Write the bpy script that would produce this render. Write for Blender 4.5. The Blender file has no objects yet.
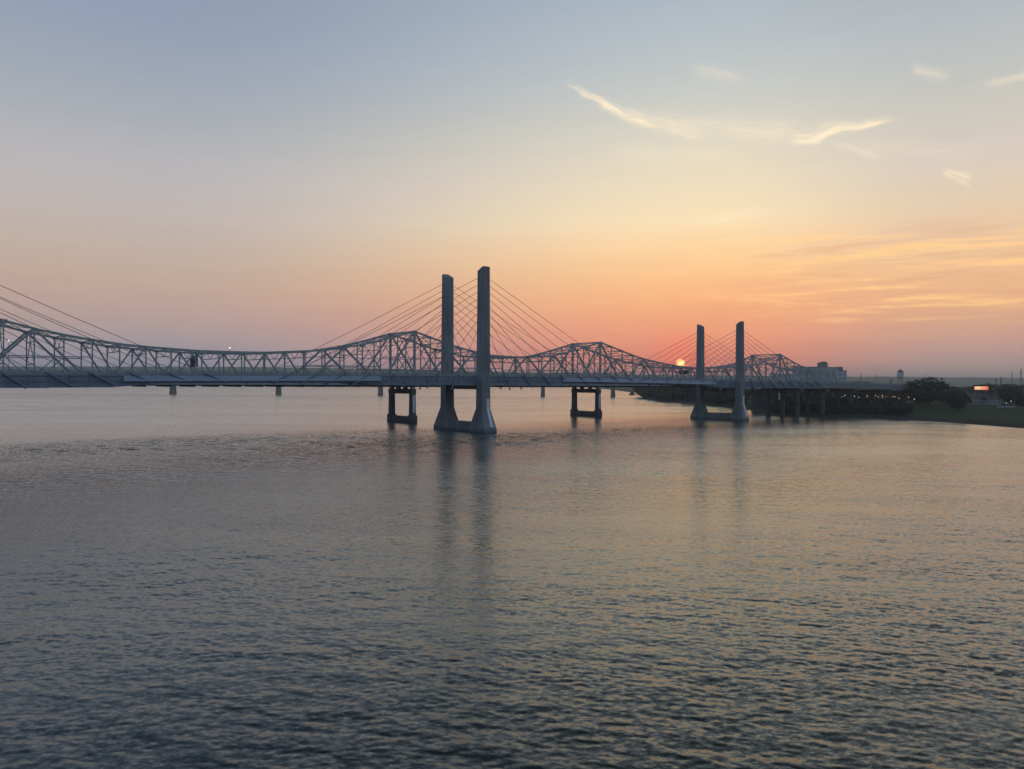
import bpy, math, random
import numpy as np
from mathutils import Vector, Matrix

R = math.radians
scene = bpy.context.scene
col = scene.collection
H = 23.0                       # height of the camera over the river, on the old railway bridge upstream
F = 769.0

# ------------------------------------------------------------------ camera
cam_data = bpy.data.cameras.new('camera')
cam = bpy.data.objects.new('camera', cam_data)
col.objects.link(cam)
cam_data.sensor_width = 36.0
cam_data.lens = 36.0 * F / 1024.0
cam_data.clip_start = 0.5
cam_data.clip_end = 40000.0
PITCH, ROLL = -0.16, 0.25
cam.matrix_world = (Matrix.Translation((0, 0, H)) @ Matrix.Rotation(R(90 + PITCH), 4, 'X')
                    @ Matrix.Rotation(R(ROLL), 4, 'Z'))
scene.camera = cam

def hor(x):
    return 382.35 + 0.0044 * (x - 512)

def at(x, y, Y):
    """where a line of sight meets the distance Y"""
    return Vector(((x - 512) / F * Y, Y, H + (hor(x) - y) / F * Y))

# ------------------------------------------------------------------ render settings
scene.render.engine = 'CYCLES'
scene.cycles.use_denoising = True
scene.cycles.max_bounces = 6
scene.cycles.volume_bounces = 0
scene.cycles.caustics_reflective = False
scene.cycles.caustics_refractive = False
scene.cycles.sample_clamp_indirect = 4.0
vs = scene.view_settings
vs.view_transform = 'Standard'
vs.look = 'None'
vs.exposure = 0.28
vs.gamma = 1.0
vs.use_curve_mapping = False

# ------------------------------------------------------------------ sun
SUN_AZ = math.atan((680.5 - 512) / F)           # from +Y towards +X
SUN_EL = math.atan((383.1 - 363.3) / F * math.cos(SUN_AZ))
sun_dir = Vector((math.sin(SUN_AZ) * math.cos(SUN_EL), math.cos(SUN_AZ) * math.cos(SUN_EL), math.sin(SUN_EL)))
sun_data = bpy.data.lights.new('sun', 'SUN')
sun_data.energy = 0.0015
sun_data.angle = R(0.66)
sun_data.color = (1.0, 0.42, 0.16)
sun = bpy.data.objects.new('sun', sun_data)
col.objects.link(sun)
sun.rotation_euler = sun_dir.to_track_quat('Z', 'Y').to_euler()
sun.location = (0, 0, 300)

# ------------------------------------------------------------------ sky
def lin(c):
    out = []
    for v in c:
        v = v / 255.0
        out.append(v / 12.92 if v <= 0.04045 else ((v + 0.055) / 1.055) ** 2.4)
    return tuple(out)

class NT:
    def __init__(self, tree):
        self.t = tree
    def new(self, kind, **kw):
        n = self.t.nodes.new(kind)
        for k, v in kw.items():
            setattr(n, k, v)
        return n
    def link(self, a, b):
        self.t.links.new(a, b)
    def val(self, sock, v):
        if isinstance(v, (int, float)):
            sock.default_value = v
        elif isinstance(v, tuple):
            sock.default_value = v
        else:
            self.link(v, sock)
    def math(self, op, a, b=None, c=None, clamp=False):
        n = self.new('ShaderNodeMath', operation=op, use_clamp=clamp)
        self.val(n.inputs[0], a)
        if b is not None:
            self.val(n.inputs[1], b)
        if c is not None:
            self.val(n.inputs[2], c)
        return n.outputs[0]
    def smooth(self, v, lo, hi, to0=0.0, to1=1.0):
        n = self.new('ShaderNodeMapRange', interpolation_type='SMOOTHSTEP')
        self.val(n.inputs['Value'], v)
        n.inputs['From Min'].default_value = lo
        n.inputs['From Max'].default_value = hi
        n.inputs['To Min'].default_value = to0
        n.inputs['To Max'].default_value = to1
        return n.outputs[0]
    def mix(self, fac, a, b, mode='MIX'):
        n = self.new('ShaderNodeMix', data_type='RGBA', blend_type=mode)
        self.val(n.inputs[0], fac)
        self.val(n.inputs[6], a if not isinstance(a, tuple) else (a + (1,))[:4])
        self.val(n.inputs[7], b if not isinstance(b, tuple) else (b + (1,))[:4])
        return n.outputs[2]
    def ramp(self, fac, stops):
        n = self.new('ShaderNodeValToRGB')
        cr = n.color_ramp
        while len(cr.elements) < len(stops):
            cr.elements.new(1.0)
        for e, (p, c) in zip(cr.elements, stops):
            e.position = p
            e.color = c + (1,)
        self.val(n.inputs[0], fac)
        return n.outputs[0]
    def noise(self, vec, scale, detail=3.0, rough=0.5, dist=0.0):
        n = self.new('ShaderNodeTexNoise')
        n.inputs['Scale'].default_value = scale
        n.inputs['Detail'].default_value = detail
        n.inputs['Roughness'].default_value = rough
        n.inputs['Distortion'].default_value = dist
        if vec is not None:
            self.link(vec, n.inputs['Vector'])
        return n.outputs[0]

world = bpy.data.worlds.new('World')
scene.world = world
world.use_nodes = True
wt = NT(world.node_tree)
wt.t.nodes.clear()
tc = wt.new('ShaderNodeTexCoord')
sep = wt.new('ShaderNodeSeparateXYZ')
wt.link(tc.outputs['Generated'], sep.inputs[0])
el = wt.math('MULTIPLY', wt.math('ARCSINE', sep.outputs[2]), 180 / math.pi)
az = wt.math('MULTIPLY', wt.math('ARCTAN2', sep.outputs[0], sep.outputs[1]), 180 / math.pi)   # from +Y towards +X
raz = wt.math('SUBTRACT', az, math.degrees(SUN_AZ))
# wrap the azimuth measured from the sun into -180..180
raz = wt.math('SUBTRACT', wt.math('FLOORED_MODULO', wt.math('ADD', raz, 180.0), 360.0), 180.0)

def prof(table):
    # elevations -2..58 degrees squeezed into the ramp
    return wt.ramp(wt.math('DIVIDE', wt.math('ADD', el, 2.0), 60.0, clamp=True),
                   [((e + 2.0) / 60.0, lin(c)) for e, c in table])

SKY_C = [(-2, (186, 116, 106)), (0.4, (198, 118, 106)), (1.7, (220, 126, 104)), (3.1, (230, 144, 112)), (4.6, (233, 158, 116)),
         (6.1, (238, 172, 122)), (7.6, (240, 185, 132)), (9.8, (241, 202, 152)), (11.6, (236, 212, 171)), (13.3, (228, 209, 177)), (16.8, (209, 201, 182)),
         (20.2, (187, 189, 184)), (23.4, (171, 179, 183)), (26.4, (159, 170, 180)), (36, (129, 135, 136)), (58, (84, 97, 107))]
SKY_L = [(-2, (132, 132, 150)), (0.5, (142, 139, 154)), (1.6, (153, 145, 154)), (2.8, (163, 149, 151)), (4.0, (174, 150, 145)),
         (5.3, (180, 154, 143)), (6.6, (183, 158, 143)), (8.4, (183, 164, 150)), (11.4, (180, 170, 166)), (14.4, (172, 169, 172)),
         (17.3, (157, 162, 168)), (20.0, (146, 154, 167)), (22.6, (137, 148, 167)), (30, (119, 135, 156)), (58, (78, 91, 103))]
SKY_R = [(-2, (154, 140, 144)), (0.5, (164, 144, 144)), (1.6, (178, 148, 140)), (2.8, (194, 151, 136)), (4.0, (208, 158, 131)),
         (5.3, (222, 168, 128)), (6.6, (227, 176, 132)), (8.4, (228, 186, 143)), (11.4, (215, 192, 165)), (14.4, (203, 191, 178)),
         (17.3, (190, 186, 177)), (20.0, (177, 180, 178)), (22.6, (168, 173, 178)), (32, (134, 139, 138)), (58, (81, 95, 105))]
SKY_B = [(-2, (112, 126, 145)), (5, (124, 138, 157)), (12, (136, 147, 168)), (22, (129, 147, 171)), (36, (112, 136, 164)), (58, (84, 108, 140))]
c_sky, l_sky, r_sky, b_sky = prof(SKY_C), prof(SKY_L), prof(SKY_R), prof(SKY_B)
sky = wt.mix(wt.smooth(raz, -38.0, 3.0, 1.0, 0.0), c_sky, l_sky)
sky = wt.mix(wt.smooth(raz, 2.0, 18.0), sky, r_sky)
sky = wt.mix(wt.smooth(wt.math('ABSOLUTE', raz), 40.0, 115.0), sky, b_sky)

# high cirrus and the low bands of cloud near the sunset, laid out by azimuth and elevation
comb = wt.new('ShaderNodeCombineXYZ')
wt.link(az, comb.inputs[0]); wt.link(el, comb.inputs[1])
warp = wt.math('MULTIPLY', wt.math('SUBTRACT', wt.noise(comb.outputs[0], 0.16, 3.0, 0.55), 0.5), 1.9)

def stroke(p0, p1, w0, w1, k, seed):
    """feathery streak of cirrus from p0 to p1 (azimuth, elevation in degrees), fibres running along it"""
    dx, dy = p1[0] - p0[0], p1[1] - p0[1]
    L = math.hypot(dx, dy)
    dx, dy = dx / L, dy / L
    ax = wt.math('SUBTRACT', az, p0[0]); ay = wt.math('SUBTRACT', wt.math('ADD', el, warp), p0[1])
    u = wt.math('ADD', wt.math('MULTIPLY', ax, dx), wt.math('MULTIPLY', ay, dy))
    v = wt.math('SUBTRACT', wt.math('MULTIPLY', ay, dx), wt.math('MULTIPLY', ax, dy))
    h = wt.math('DIVIDE', u, L)
    wid = wt.math('ADD', w0, wt.math('MULTIPLY', wt.math('MULTIPLY', h, 1.0, clamp=True), w1 - w0))
    uv = wt.new('ShaderNodeCombineXYZ')
    wt.link(wt.math('MULTIPLY', u, 0.42), uv.inputs[0]); wt.link(wt.math('MULTIPLY', v, 3.4), uv.inputs[1])
    uv.inputs[2].default_value = seed * 3.7
    fib = wt.noise(uv.outputs[0], 1.0, 6.0, 0.6, 0.5)
    vn = wt.math('DIVIDE', wt.math('ABSOLUTE', v), wid)
    body = wt.smooth(vn, 0.0, 1.0, 1.0, 0.0)
    body = wt.math('MULTIPLY', body, wt.math('MULTIPLY', wt.smooth(h, -0.06, 0.22), wt.smooth(h, 0.72, 1.08, 1.0, 0.0)))
    dens = wt.math('MULTIPLY', body, wt.smooth(wt.math('ADD', fib, wt.math('MULTIPLY', body, 0.18)), 0.38, 0.82))
    return wt.math('MULTIPLY', dens, k)

def ae(x, y):
    a = math.atan((x - 512) / F)
    return math.degrees(a), math.degrees(math.atan((hor(x) - y) / F * math.cos(a)))

STREAKS = [
    (562, 84, 668, 128, 0.35, 1.1, 1.35), (590, 100, 720, 138, 0.7, 1.5, 0.75), (650, 124, 820, 134, 1.1, 1.3, 0.62),
    (896, 121, 778, 142, 0.4, 1.0, 1.5), (905, 120, 800, 128, 0.3, 0.6, 0.6), (760, 136, 800, 131, 0.6, 0.6, 0.5), (826, 146, 884, 162, 0.5, 0.6, 0.6),
    (940, 174, 972, 180, 0.55, 0.6, 1.25), (908, 68, 950, 78, 0.6, 0.6, 0.6), (980, 84, 1045, 78, 0.6, 0.7, 0.55), (684, 72, 745, 86, 0.6, 0.8, 0.45),
    (690, 222, 770, 212, 0.7, 0.7, 0.45), (600, 150, 760, 160, 1.4, 1.4, 0.25), (840, 152, 990, 150, 1.2, 1.2, 0.25),
]
mask = None
for n_, (x0, y0, x1, y1, w0, w1, k) in enumerate(STREAKS):
    w0, w1, k = w0 * 1.0, w1 * 1.0, k * (.68 if abs(x1 - x0) > 75 else .55)
    d_ = stroke(ae(x0, y0), ae(x1, y1), w0, w1, k, n_)
    mask = d_ if mask is None else wt.math('MAXIMUM', mask, d_)
sky = wt.mix(wt.math('MULTIPLY', mask, 0.9, clamp=True), sky, lin((246, 226, 192)))
band_map = wt.new('ShaderNodeMapping')
band_map.inputs['Scale'].default_value = (0.06, 0.75, 1)
wt.link(comb.outputs[0], band_map.inputs['Vector'])
band_n = wt.noise(band_map.outputs[0], 1.9, 6.0, 0.62, 0.35)
band_area = wt.math('MULTIPLY', wt.smooth(el, 3.2, 5.5), wt.smooth(el, 9.0, 11.5, 1.0, 0.0))
band_area = wt.math('MULTIPLY', band_area, wt.math('MULTIPLY', wt.smooth(az, 8.0, 24.0), wt.smooth(az, 50.0, 80.0, 1.0, 0.0)))
bright = wt.math('MULTIPLY', band_area, wt.smooth(band_n, 0.50, 0.66))
dark = wt.math('MULTIPLY', band_area, wt.smooth(band_n, 0.36, 0.48, 1.0, 0.0))
sky = wt.mix(wt.math('MULTIPLY', bright, 0.75), sky, lin((252, 200, 134)))
sky = wt.mix(wt.math('MULTIPLY', dark, 0.30), sky, lin((210, 152, 124)))
# very faint streaks over the whole lower sky
low_n = wt.smooth(band_n, 0.30, 0.70, -0.03, 0.03)
low_n = wt.math('MULTIPLY', low_n, wt.smooth(el, 0.5, 14.0, 1.0, 0.2))
sky = wt.mix(1.0, sky, wt.math('ADD', low_n, 1.0), 'MULTIPLY')

# the solar disc and the glow round it
dotn = wt.new('ShaderNodeVectorMath', operation='DOT_PRODUCT')
nrm = wt.new('ShaderNodeVectorMath', operation='NORMALIZE')
wt.link(tc.outputs['Generated'], nrm.inputs[0])
wt.link(nrm.outputs[0], dotn.inputs[0])
dotn.inputs[1].default_value = sun_dir
ang = wt.math('MULTIPLY', wt.math('ARCCOSINE', wt.math('MINIMUM', dotn.outputs['Value'], 1.0)), 180 / math.pi)
glow = wt.math('POWER', wt.smooth(ang, 0.2, 4.5, 1.0, 0.0), 2.4)
sky = wt.mix(wt.math('MULTIPLY', glow, 0.55), sky, lin((255, 110, 78)))
disc = wt.smooth(ang, 0.29, 0.345, 1.0, 0.0)
disc_col = wt.ramp(wt.math('DIVIDE', ang, 0.33, clamp=True), [(0.0, (3.0, 1.8, 0.66)), (0.6, (2.7, 1.2, 0.36)), (1.0, (2.2, 0.55, 0.13))])
sky = wt.mix(disc, sky, disc_col)
nish = wt.new('ShaderNodeTexSky', sky_type='NISHITA')
nish.sun_disc = False
nish.sun_elevation = SUN_EL
nish.sun_rotation = SUN_AZ
nish_s = wt.mix(1.0, nish.outputs[0], (0.0015, 0.0015, 0.0015), 'MULTIPLY')
sky = wt.mix(1.0, sky, nish_s, 'ADD')
bg = wt.new('ShaderNodeBackground')
bg.inputs['Strength'].default_value = 1.0
wt.link(sky, bg.inputs['Color'])
wo = wt.new('ShaderNodeOutputWorld')
wt.link(bg.outputs[0], wo.inputs['Surface'])
world.cycles.sampling_method = 'MANUAL'
world.cycles.sample_map_resolution = 1024

# ------------------------------------------------------------------ materials
def material(name, color, rough=0.7, var=0.25, scale=0.5, metallic=0.0, spec=0.4, stretch=(1, 1, 1), bump=0.0, second=None, joints=0.0):
    m = bpy.data.materials.new(name)
    m.use_nodes = True
    n = NT(m.node_tree)
    b = m.node_tree.nodes['Principled BSDF']
    c = n.new('ShaderNodeTexCoord')
    mp = n.new('ShaderNodeMapping')
    mp.inputs['Scale'].default_value = stretch
    n.link(c.outputs['Object'], mp.inputs['Vector'])
    f = n.noise(mp.outputs[0], scale, 6.0, 0.65)
    dark_c = second if second else tuple(v * (1 - var) for v in color)
    lite_c = tuple(min(1, v * (1 + var)) for v in color)
    cc = n.ramp(f, [(0.3, dark_c), (0.7, lite_c)])
    n.link(cc, b.inputs['Base Color'])
    b.inputs['Roughness'].default_value = rough
    b.inputs['Metallic'].default_value = metallic
    b.inputs['Specular IOR Level'].default_value = spec
    if joints:
        sp = n.new('ShaderNodeSeparateXYZ')
        n.link(c.outputs['Object'], sp.inputs[0])
        jt = n.math('LESS_THAN', n.math('FRACT', n.math('DIVIDE', sp.outputs[2], joints)), 0.06)
        lift = n.math('MULTIPLY', n.math('FRACT', n.math('MULTIPLY', n.math('SINE', n.math('FLOOR', n.math('DIVIDE', sp.outputs[2], joints))), 43.7)), 0.16)
        wet = n.smooth(sp.outputs[2], 0.6, 2.2, 0.5, 0.0)
        k = n.math('ADD', n.math('ADD', n.math('MULTIPLY', jt, 0.3), lift), wet)
        n.link(n.mix(k, cc, tuple(v * 0.3 for v in color)), b.inputs['Base Color'])
    if bump:
        bn = n.new('ShaderNodeBump')
        bn.inputs['Strength'].default_value = bump
        bn.inputs['Distance'].default_value = 0.1
        n.link(n.noise(mp.outputs[0], scale * 6, 4.0, 0.6), bn.inputs['Height'])
        n.link(bn.outputs[0], b.inputs['Normal'])
    return m

def lamp_material(name, color, power):
    m = bpy.data.materials.new(name)
    m.use_nodes = True
    b = m.node_tree.nodes['Principled BSDF']
    b.inputs['Base Color'].default_value = (0.8, 0.8, 0.8, 1)
    b.inputs['Emission Color'].default_value = color + (1,)
    b.inputs['Emission Strength'].default_value = power
    return m

M = {
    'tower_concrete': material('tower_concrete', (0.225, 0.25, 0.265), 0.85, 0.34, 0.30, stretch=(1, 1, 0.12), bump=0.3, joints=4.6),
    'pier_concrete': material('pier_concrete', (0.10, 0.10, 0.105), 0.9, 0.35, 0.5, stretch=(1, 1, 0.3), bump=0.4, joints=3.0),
    'pale_concrete': material('pale_concrete', (0.40, 0.40, 0.39), 0.85, 0.2, 0.4, stretch=(1, 1, 0.3)),
    'pale_board': material('pale_board_paint', (0.74, 0.76, 0.80), 0.7, 0.30, 2.5),
    'girder_blue': material('girder_blue', (0.19, 0.24, 0.31), 0.55, 0.2, 0.25, stretch=(1, 1, 2)),
    'fairing_blue': material('fairing_blue', (0.30, 0.36, 0.45), 0.5, 0.12, 0.2),
    'approach_grey': material('approach_grey', (0.24, 0.25, 0.26), 0.85, 0.2, 0.3),
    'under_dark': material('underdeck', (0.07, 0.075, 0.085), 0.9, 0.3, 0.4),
    'deck_concrete': material('deck_concrete', (0.30, 0.31, 0.31), 0.85, 0.2, 0.3),
    'asphalt': material('asphalt', (0.05, 0.05, 0.052), 0.9, 0.25, 0.4),
    'rail_green': material('rail_green', (0.20, 0.28, 0.29), 0.6, 0.2, 0.6),
    'cable': material('cable_sheath', (0.17, 0.17, 0.19), 0.5, 0.15, 0.5),
    'truss_steel': material('truss_steel', (0.34, 0.395, 0.39), 0.65, 0.35, 0.5, bump=0.2),
    'sign_dark': material('sign_dark', (0.03, 0.034, 0.042), 0.7, 0.25, 0.8),
    'stone': material('stone', (0.20, 0.19, 0.18), 0.9, 0.35, 0.7, bump=0.4),
    'grain_concrete': material('grain_concrete', (0.42, 0.43, 0.44), 0.9, 0.22, 0.05, stretch=(1, 1, 0.2)),
    'grain_dark': material('grain_dark', (0.16, 0.15, 0.15), 0.9, 0.3, 0.2),
    'window_dark': material('window_dark', (0.03, 0.035, 0.04), 0.25, 0.3, 0.5),
    'roof_dark': material('roof_dark', (0.07, 0.068, 0.066), 0.9, 0.3, 0.4),
    'wall_pale': material('wall_pale', (0.28, 0.28, 0.28), 0.85, 0.2, 0.4),
    'brick': material('brick_wall', (0.24, 0.15, 0.12), 0.9, 0.25, 0.8),
    'white_paint': material('white_paint', (0.75, 0.75, 0.74), 0.6, 0.12, 0.6),
    'metal_pole': material('metal_pole', (0.12, 0.12, 0.13), 0.6, 0.2, 1.0),
    'tank': material('tank_paint', (0.42, 0.45, 0.50), 0.6, 0.15, 0.3),
    'tank_roof': material('tank_roof', (0.10, 0.10, 0.11), 0.7, 0.2, 0.3),
    'bark': material('bark', (0.055, 0.045, 0.035), 0.95, 0.35, 1.2, stretch=(1, 1, 0.3)),
    'hull_dark': material('hull_dark', (0.03, 0.03, 0.035), 0.6, 0.3, 0.6),
    'hull_rust': material('hull_rust', (0.10, 0.055, 0.04), 0.8, 0.4, 0.3),
    'lamp_cool': lamp_material('lamp_cool', (1.0, 0.92, 0.82), 1.0),
    'lamp_warm': lamp_material('lamp_warm', (1.0, 0.66, 0.36), 1.0),
    'lamp_small': lamp_material('lamp_small', (0.9, 0.95, 1.0), 3.0),
}

def leaf_material(name, a, b):
    m = bpy.data.materials.new(name)
    m.use_nodes = True
    n = NT(m.node_tree)
    p = m.node_tree.nodes['Principled BSDF']
    c = n.new('ShaderNodeTexCoord')
    f = n.noise(c.outputs['Object'], 0.7, 4.0, 0.7)
    n.link(n.ramp(f, [(0.35, a), (0.7, b)]), p.inputs['Base Color'])
    p.inputs['Roughness'].default_value = 0.8
    p.inputs['Specular IOR Level'].default_value = 0.15
    return m

M['leaf'] = leaf_material('leaves_dark', (0.016, 0.030, 0.021), (0.036, 0.055, 0.034))
M['leaf_b'] = leaf_material('leaves_olive', (0.022, 0.034, 0.022), (0.048, 0.066, 0.036))

# ------------------------------------------------------------------ mesh helpers
class MB:
    def __init__(self):
        self.v, self.f = [], []
    def raw(self, vs, fs):
        o = len(self.v)
        self.v += [tuple(p) for p in vs]
        self.f += [tuple(i + o for i in q) for q in fs]
        return self
    def box(self, lo, hi):
        x0, y0, z0 = lo; x1, y1, z1 = hi
        return self.raw([(x0, y0, z0), (x1, y0, z0), (x1, y1, z0), (x0, y1, z0), (x0, y0, z1), (x1, y0, z1), (x1, y1, z1), (x0, y1, z1)],
                        [(0, 3, 2, 1), (4, 5, 6, 7), (0, 1, 5, 4), (1, 2, 6, 5), (2, 3, 7, 6), (3, 0, 4, 7)])
    def beam(self, a, b, w, h, up=(0, 0, 1)):
        a, b = Vector(a), Vector(b)
        d = (b - a).normalized()
        u = Vector(up)
        s = d.cross(u)
        if s.length < 1e-4:
            s = d.cross(Vector((1, 0, 0)))
        s.normalize()
        u = s.cross(d).normalized()
        s *= w / 2; u *= h / 2
        vs = [a - s - u, a + s - u, a + s + u, a - s + u, b - s - u, b + s - u, b + s + u, b - s + u]
        return self.raw(vs, [(0, 3, 2, 1), (4, 5, 6, 7), (0, 1, 5, 4), (1, 2, 6, 5), (2, 3, 7, 6), (3, 0, 4, 7)])
    def tube(self, pts, rads, n=8, cap=True):
        pts = [Vector(p) for p in pts]
        rings = []
        for i, p in enumerate(pts):
            d = (pts[min(i + 1, len(pts) - 1)] - pts[max(i - 1, 0)]).normalized()
            s = d.cross(Vector((0, 0, 1)))
            if s.length < 1e-3:
                s = Vector((1, 0, 0))
            s.normalize()
            u = s.cross(d)
            r = rads[i] if isinstance(rads, (list, tuple)) else rads
            rings.append([p + (s * math.cos(2 * math.pi * k / n) + u * math.sin(2 * math.pi * k / n)) * r for k in range(n)])
        vs = [q for rg in rings for q in rg]
        fs = []
        for i in range(len(rings) - 1):
            for k in range(n):
                a, b = i * n + k, i * n + (k + 1) % n
                fs.append((a, b, b + n, a + n))
        if cap:
            fs.append(tuple(reversed(range(n))))
            fs.append(tuple((len(rings) - 1) * n + k for k in range(n)))
        return self.raw(vs, fs)
    def lathe(self, prof, c=(0, 0, 0), n=24):
        vs, fs = [], []
        for r, z in prof:
            for k in range(n):
                a = 2 * math.pi * k / n
                vs.append((c[0] + r * math.cos(a), c[1] + r * math.sin(a), c[2] + z))
        for i in range(len(prof) - 1):
            for k in range(n):
                a, b = i * n + k, i * n + (k + 1) % n
                fs.append((a, b, b + n, a + n))
        fs.append(tuple(reversed(range(n))))
        fs.append(tuple((len(prof) - 1) * n + k for k in range(n)))
        return self.raw(vs, fs)
    def loft(self, rings, cap=True):
        n = len(rings[0])
        vs = [q for rg in rings for q in rg]
        fs = []
        for i in range(len(rings) - 1):
            for k in range(n):
                a, b = i * n + k, i * n + (k + 1) % n
                fs.append((a, b, b + n, a + n))
        if cap:
            fs.append(tuple(reversed(range(n))))
            fs.append(tuple((len(rings) - 1) * n + k for k in range(n)))
        return self.raw(vs, fs)
    def build(self, name, mat, parent=None, smooth=False, stuff=False):
        me = bpy.data.meshes.new(name)
        me.from_pydata(self.v, [], self.f)
        me.materials.append(mat)
        if smooth:
            me.polygons.foreach_set('use_smooth', [True] * len(me.polygons))
        me.update()
        o = bpy.data.objects.new(name, me)
        col.objects.link(o)
        if parent is not None:
            o.parent = parent
        if stuff:
            o['kind'] = 'stuff'
        return o

def empty(name, loc, rz=0.0, label=None, cat=None, group=None):
    o = bpy.data.objects.new(name, None)
    o.empty_display_size = 2.0
    col.objects.link(o)
    o.location = loc
    o.rotation_euler = (0, 0, rz)
    if label:
        tag(o, label, cat, group)
    return o

def tag(o, label, cat, group=None):
    o['label'] = label
    o['category'] = cat
    if group:
        o['group'] = group
    return o

def copy_tree(o, parent=None):
    c = o.copy()
    col.objects.link(c)
    c.parent = parent
    for ch in list(o.children):
        copy_tree(ch, c)
    return c

def structure(o):
    o['kind'] = 'structure'
    return o

def lerp(tab, x):
    xs = [p[0] for p in tab]; ys = [p[1] for p in tab]
    return float(np.interp(x, xs, ys))

# ------------------------------------------------------------------ river: real waves near by, finer ripple in the surface
rng = np.random.default_rng(7)
waves = []
for i in range(110):
    lam = 0.26 * (2.1 / 0.26) ** rng.random() ** 1.1
    th = R(263) + rng.normal(0, 0.48)            # the wind blows up the river, towards the camera and to its right
    amp_slope = 0.0108 * (1.1 if lam < 1.5 else 0.85)
    waves.append((2 * math.pi / lam, th, amp_slope * lam / (2 * math.pi), rng.random() * 6.28, lam))

for i in range(34):                              # a few longer waves that still show in the middle distance
    lam = 2.2 * (7.0 / 2.2) ** rng.random()
    waves.append((2 * math.pi / lam, R(264) + rng.normal(0, 0.42), 0.0080 * lam / (2 * math.pi), rng.random() * 6.28, lam))

def river():
    dth = 0.0015
    th = np.arange(R(-43), R(43), dth)
    r = [16.0]
    while r[-1] < 450.0:
        r.append(r[-1] * 1.003)
    while r[-1] < 900.0:
        r.append(r[-1] * 1.008)
    while r[-1] < 9300.0:
        r.append(r[-1] * 1.03)
    r = np.array(r)
    T, RR = np.meshgrid(th, r)
    X = RR * np.sin(T); Y = RR * np.cos(T)
    Z = np.zeros_like(X)
    left = np.zeros_like(X)
    # gusts: broad patches where the wind roughens the water more or less
    gust = 0.80 + 0.22 * np.sin(X * 0.021 + 1.3 * np.sin(Y * 0.013)) * np.sin(Y * 0.034 + 0.7) + 0.16 * np.sin(X * 0.057 - Y * 0.041 + 2.0)
    # groups of waves, and smoother lanes between them
    grp = np.zeros_like(X)
    for gk in range(14):
        gl = 7.0 * (60.0 / 7.0) ** rng.random(); ga = R(263) + rng.normal(0, 0.7)
        grp += np.sin(2 * math.pi / gl * (X * math.cos(ga) * 0.55 + Y * math.sin(ga)) + rng.random() * 6.28)
    gust = gust * np.clip(1 + 0.05 * grp, 0.6, 1.5)
    # a ruffled current line running below the bridge, with a slick on its far side
    lx, ly = X + 178.0, Y - 262.0
    wob = 16 * np.sin(X * 0.019 + 0.6) + 9 * np.sin(X * 0.047 + Y * 0.02) + 5 * np.sin(X * 0.11 - Y * 0.06)
    dist = -lx * 0.470 + ly * 0.883 + wob            # positive towards the bridge
    along = lx * 0.883 + ly * 0.470
    on = np.clip((430 - along) / 260, 0, 1)
    ruff = np.exp(-np.clip(dist / np.where(dist > 0, 22.0, 85.0), -9, 9) ** 2) * on
    slick = (1 / (1 + np.exp(-np.clip((dist - 34) / 9, -40, 40)))) * (0.35 + 0.65 * on)
    gust = gust * (1 + 2.0 * ruff) * (1 - 0.25 * slick)
    for k, a, A, ph, lam in waves:
        q = np.clip((lam / (RR * 0.003) - 2.0) / 2.0, 0, 1)       # fade waves finer than the mesh
        q *= np.clip((850 - RR) / 400, 0, 1)
        left += (1 - q * q) * (A * k) ** 2 / 2
        p = k * (X * math.cos(a) + Y * math.sin(a)) + ph
        Z += q * A * (np.sin(p) - 0.12 * np.cos(2 * p))
    Z *= gust
    # waves lean the way they run: steep faces towards the camera, long backs
    LEAN = 2.0
    X = X + LEAN * Z * math.cos(R(263)); Y = Y + LEAN * Z * math.sin(R(263))
    left = np.sqrt(left) * gust
    nr, nt = X.shape
    vs = np.stack([X, Y, Z], -1).reshape(-1, 3)
    idx = np.arange(nr * nt).reshape(nr, nt)
    q1 = np.stack([idx[:-1, :-1], idx[:-1, 1:], idx[1:, 1:], idx[1:, :-1]], -1).reshape(-1, 4)
    # the rest of the surface, behind and beside, coarse
    th2 = np.concatenate([[th[-1]], np.linspace(R(44), R(316), 46), [th[0] + 2 * math.pi]])
    r2 = np.array([16.0, 60, 250, 900, 3000, 9300])
    T2, R2 = np.meshgrid(th2, r2)
    v2 = np.stack([R2 * np.sin(T2), R2 * np.cos(T2), np.zeros_like(T2)], -1).reshape(-1, 3)
    i2 = np.arange(T2.size).reshape(T2.shape) + len(vs)
    q2 = np.stack([i2[:-1, :-1], i2[:-1, 1:], i2[1:, 1:], i2[1:, :-1]], -1).reshape(-1, 4)
    # the disc beneath the camera
    cv = np.array([[16 * math.sin(t), 16 * math.cos(t), 0] for t in np.linspace(0, 2 * math.pi, 49)[:-1]])
    base = len(vs) + len(v2)
    allv = np.concatenate([vs, v2, cv])
    allf = np.concatenate([q1, q2]).astype(np.int32)
    me = bpy.data.meshes.new('water')
    nfan = 48
    me.vertices.add(len(allv))
    me.vertices.foreach_set('co', allv.ravel().astype(np.float32))
    nl = allf.size + nfan
    me.loops.add(nl)
    loops = np.concatenate([allf[:, ::-1].ravel(), (base + np.arange(nfan))[::-1]]).astype(np.int32)
    me.loops.foreach_set('vertex_index', loops)
    me.polygons.add(len(allf) + 1)
    starts = np.concatenate([np.arange(len(allf)) * 4, [allf.size]]).astype(np.int32)
    me.polygons.foreach_set('loop_start', starts)
    me.polygons.foreach_set('use_smooth', np.ones(len(allf) + 1, dtype=bool))
    me.update(calc_edges=True)
    at_ = me.attributes.new('fine_slope', 'FLOAT', 'POINT')
    full = np.full(len(allv), math.sqrt(sum((w[0] * w[2]) ** 2 / 2 for w in waves)))
    full[:len(vs)] = left.ravel()
    at_.data.foreach_set('value', full.astype(np.float32))
    me.validate()
    o = bpy.data.objects.new('water', me)
    col.objects.link(o)
    return o

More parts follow.
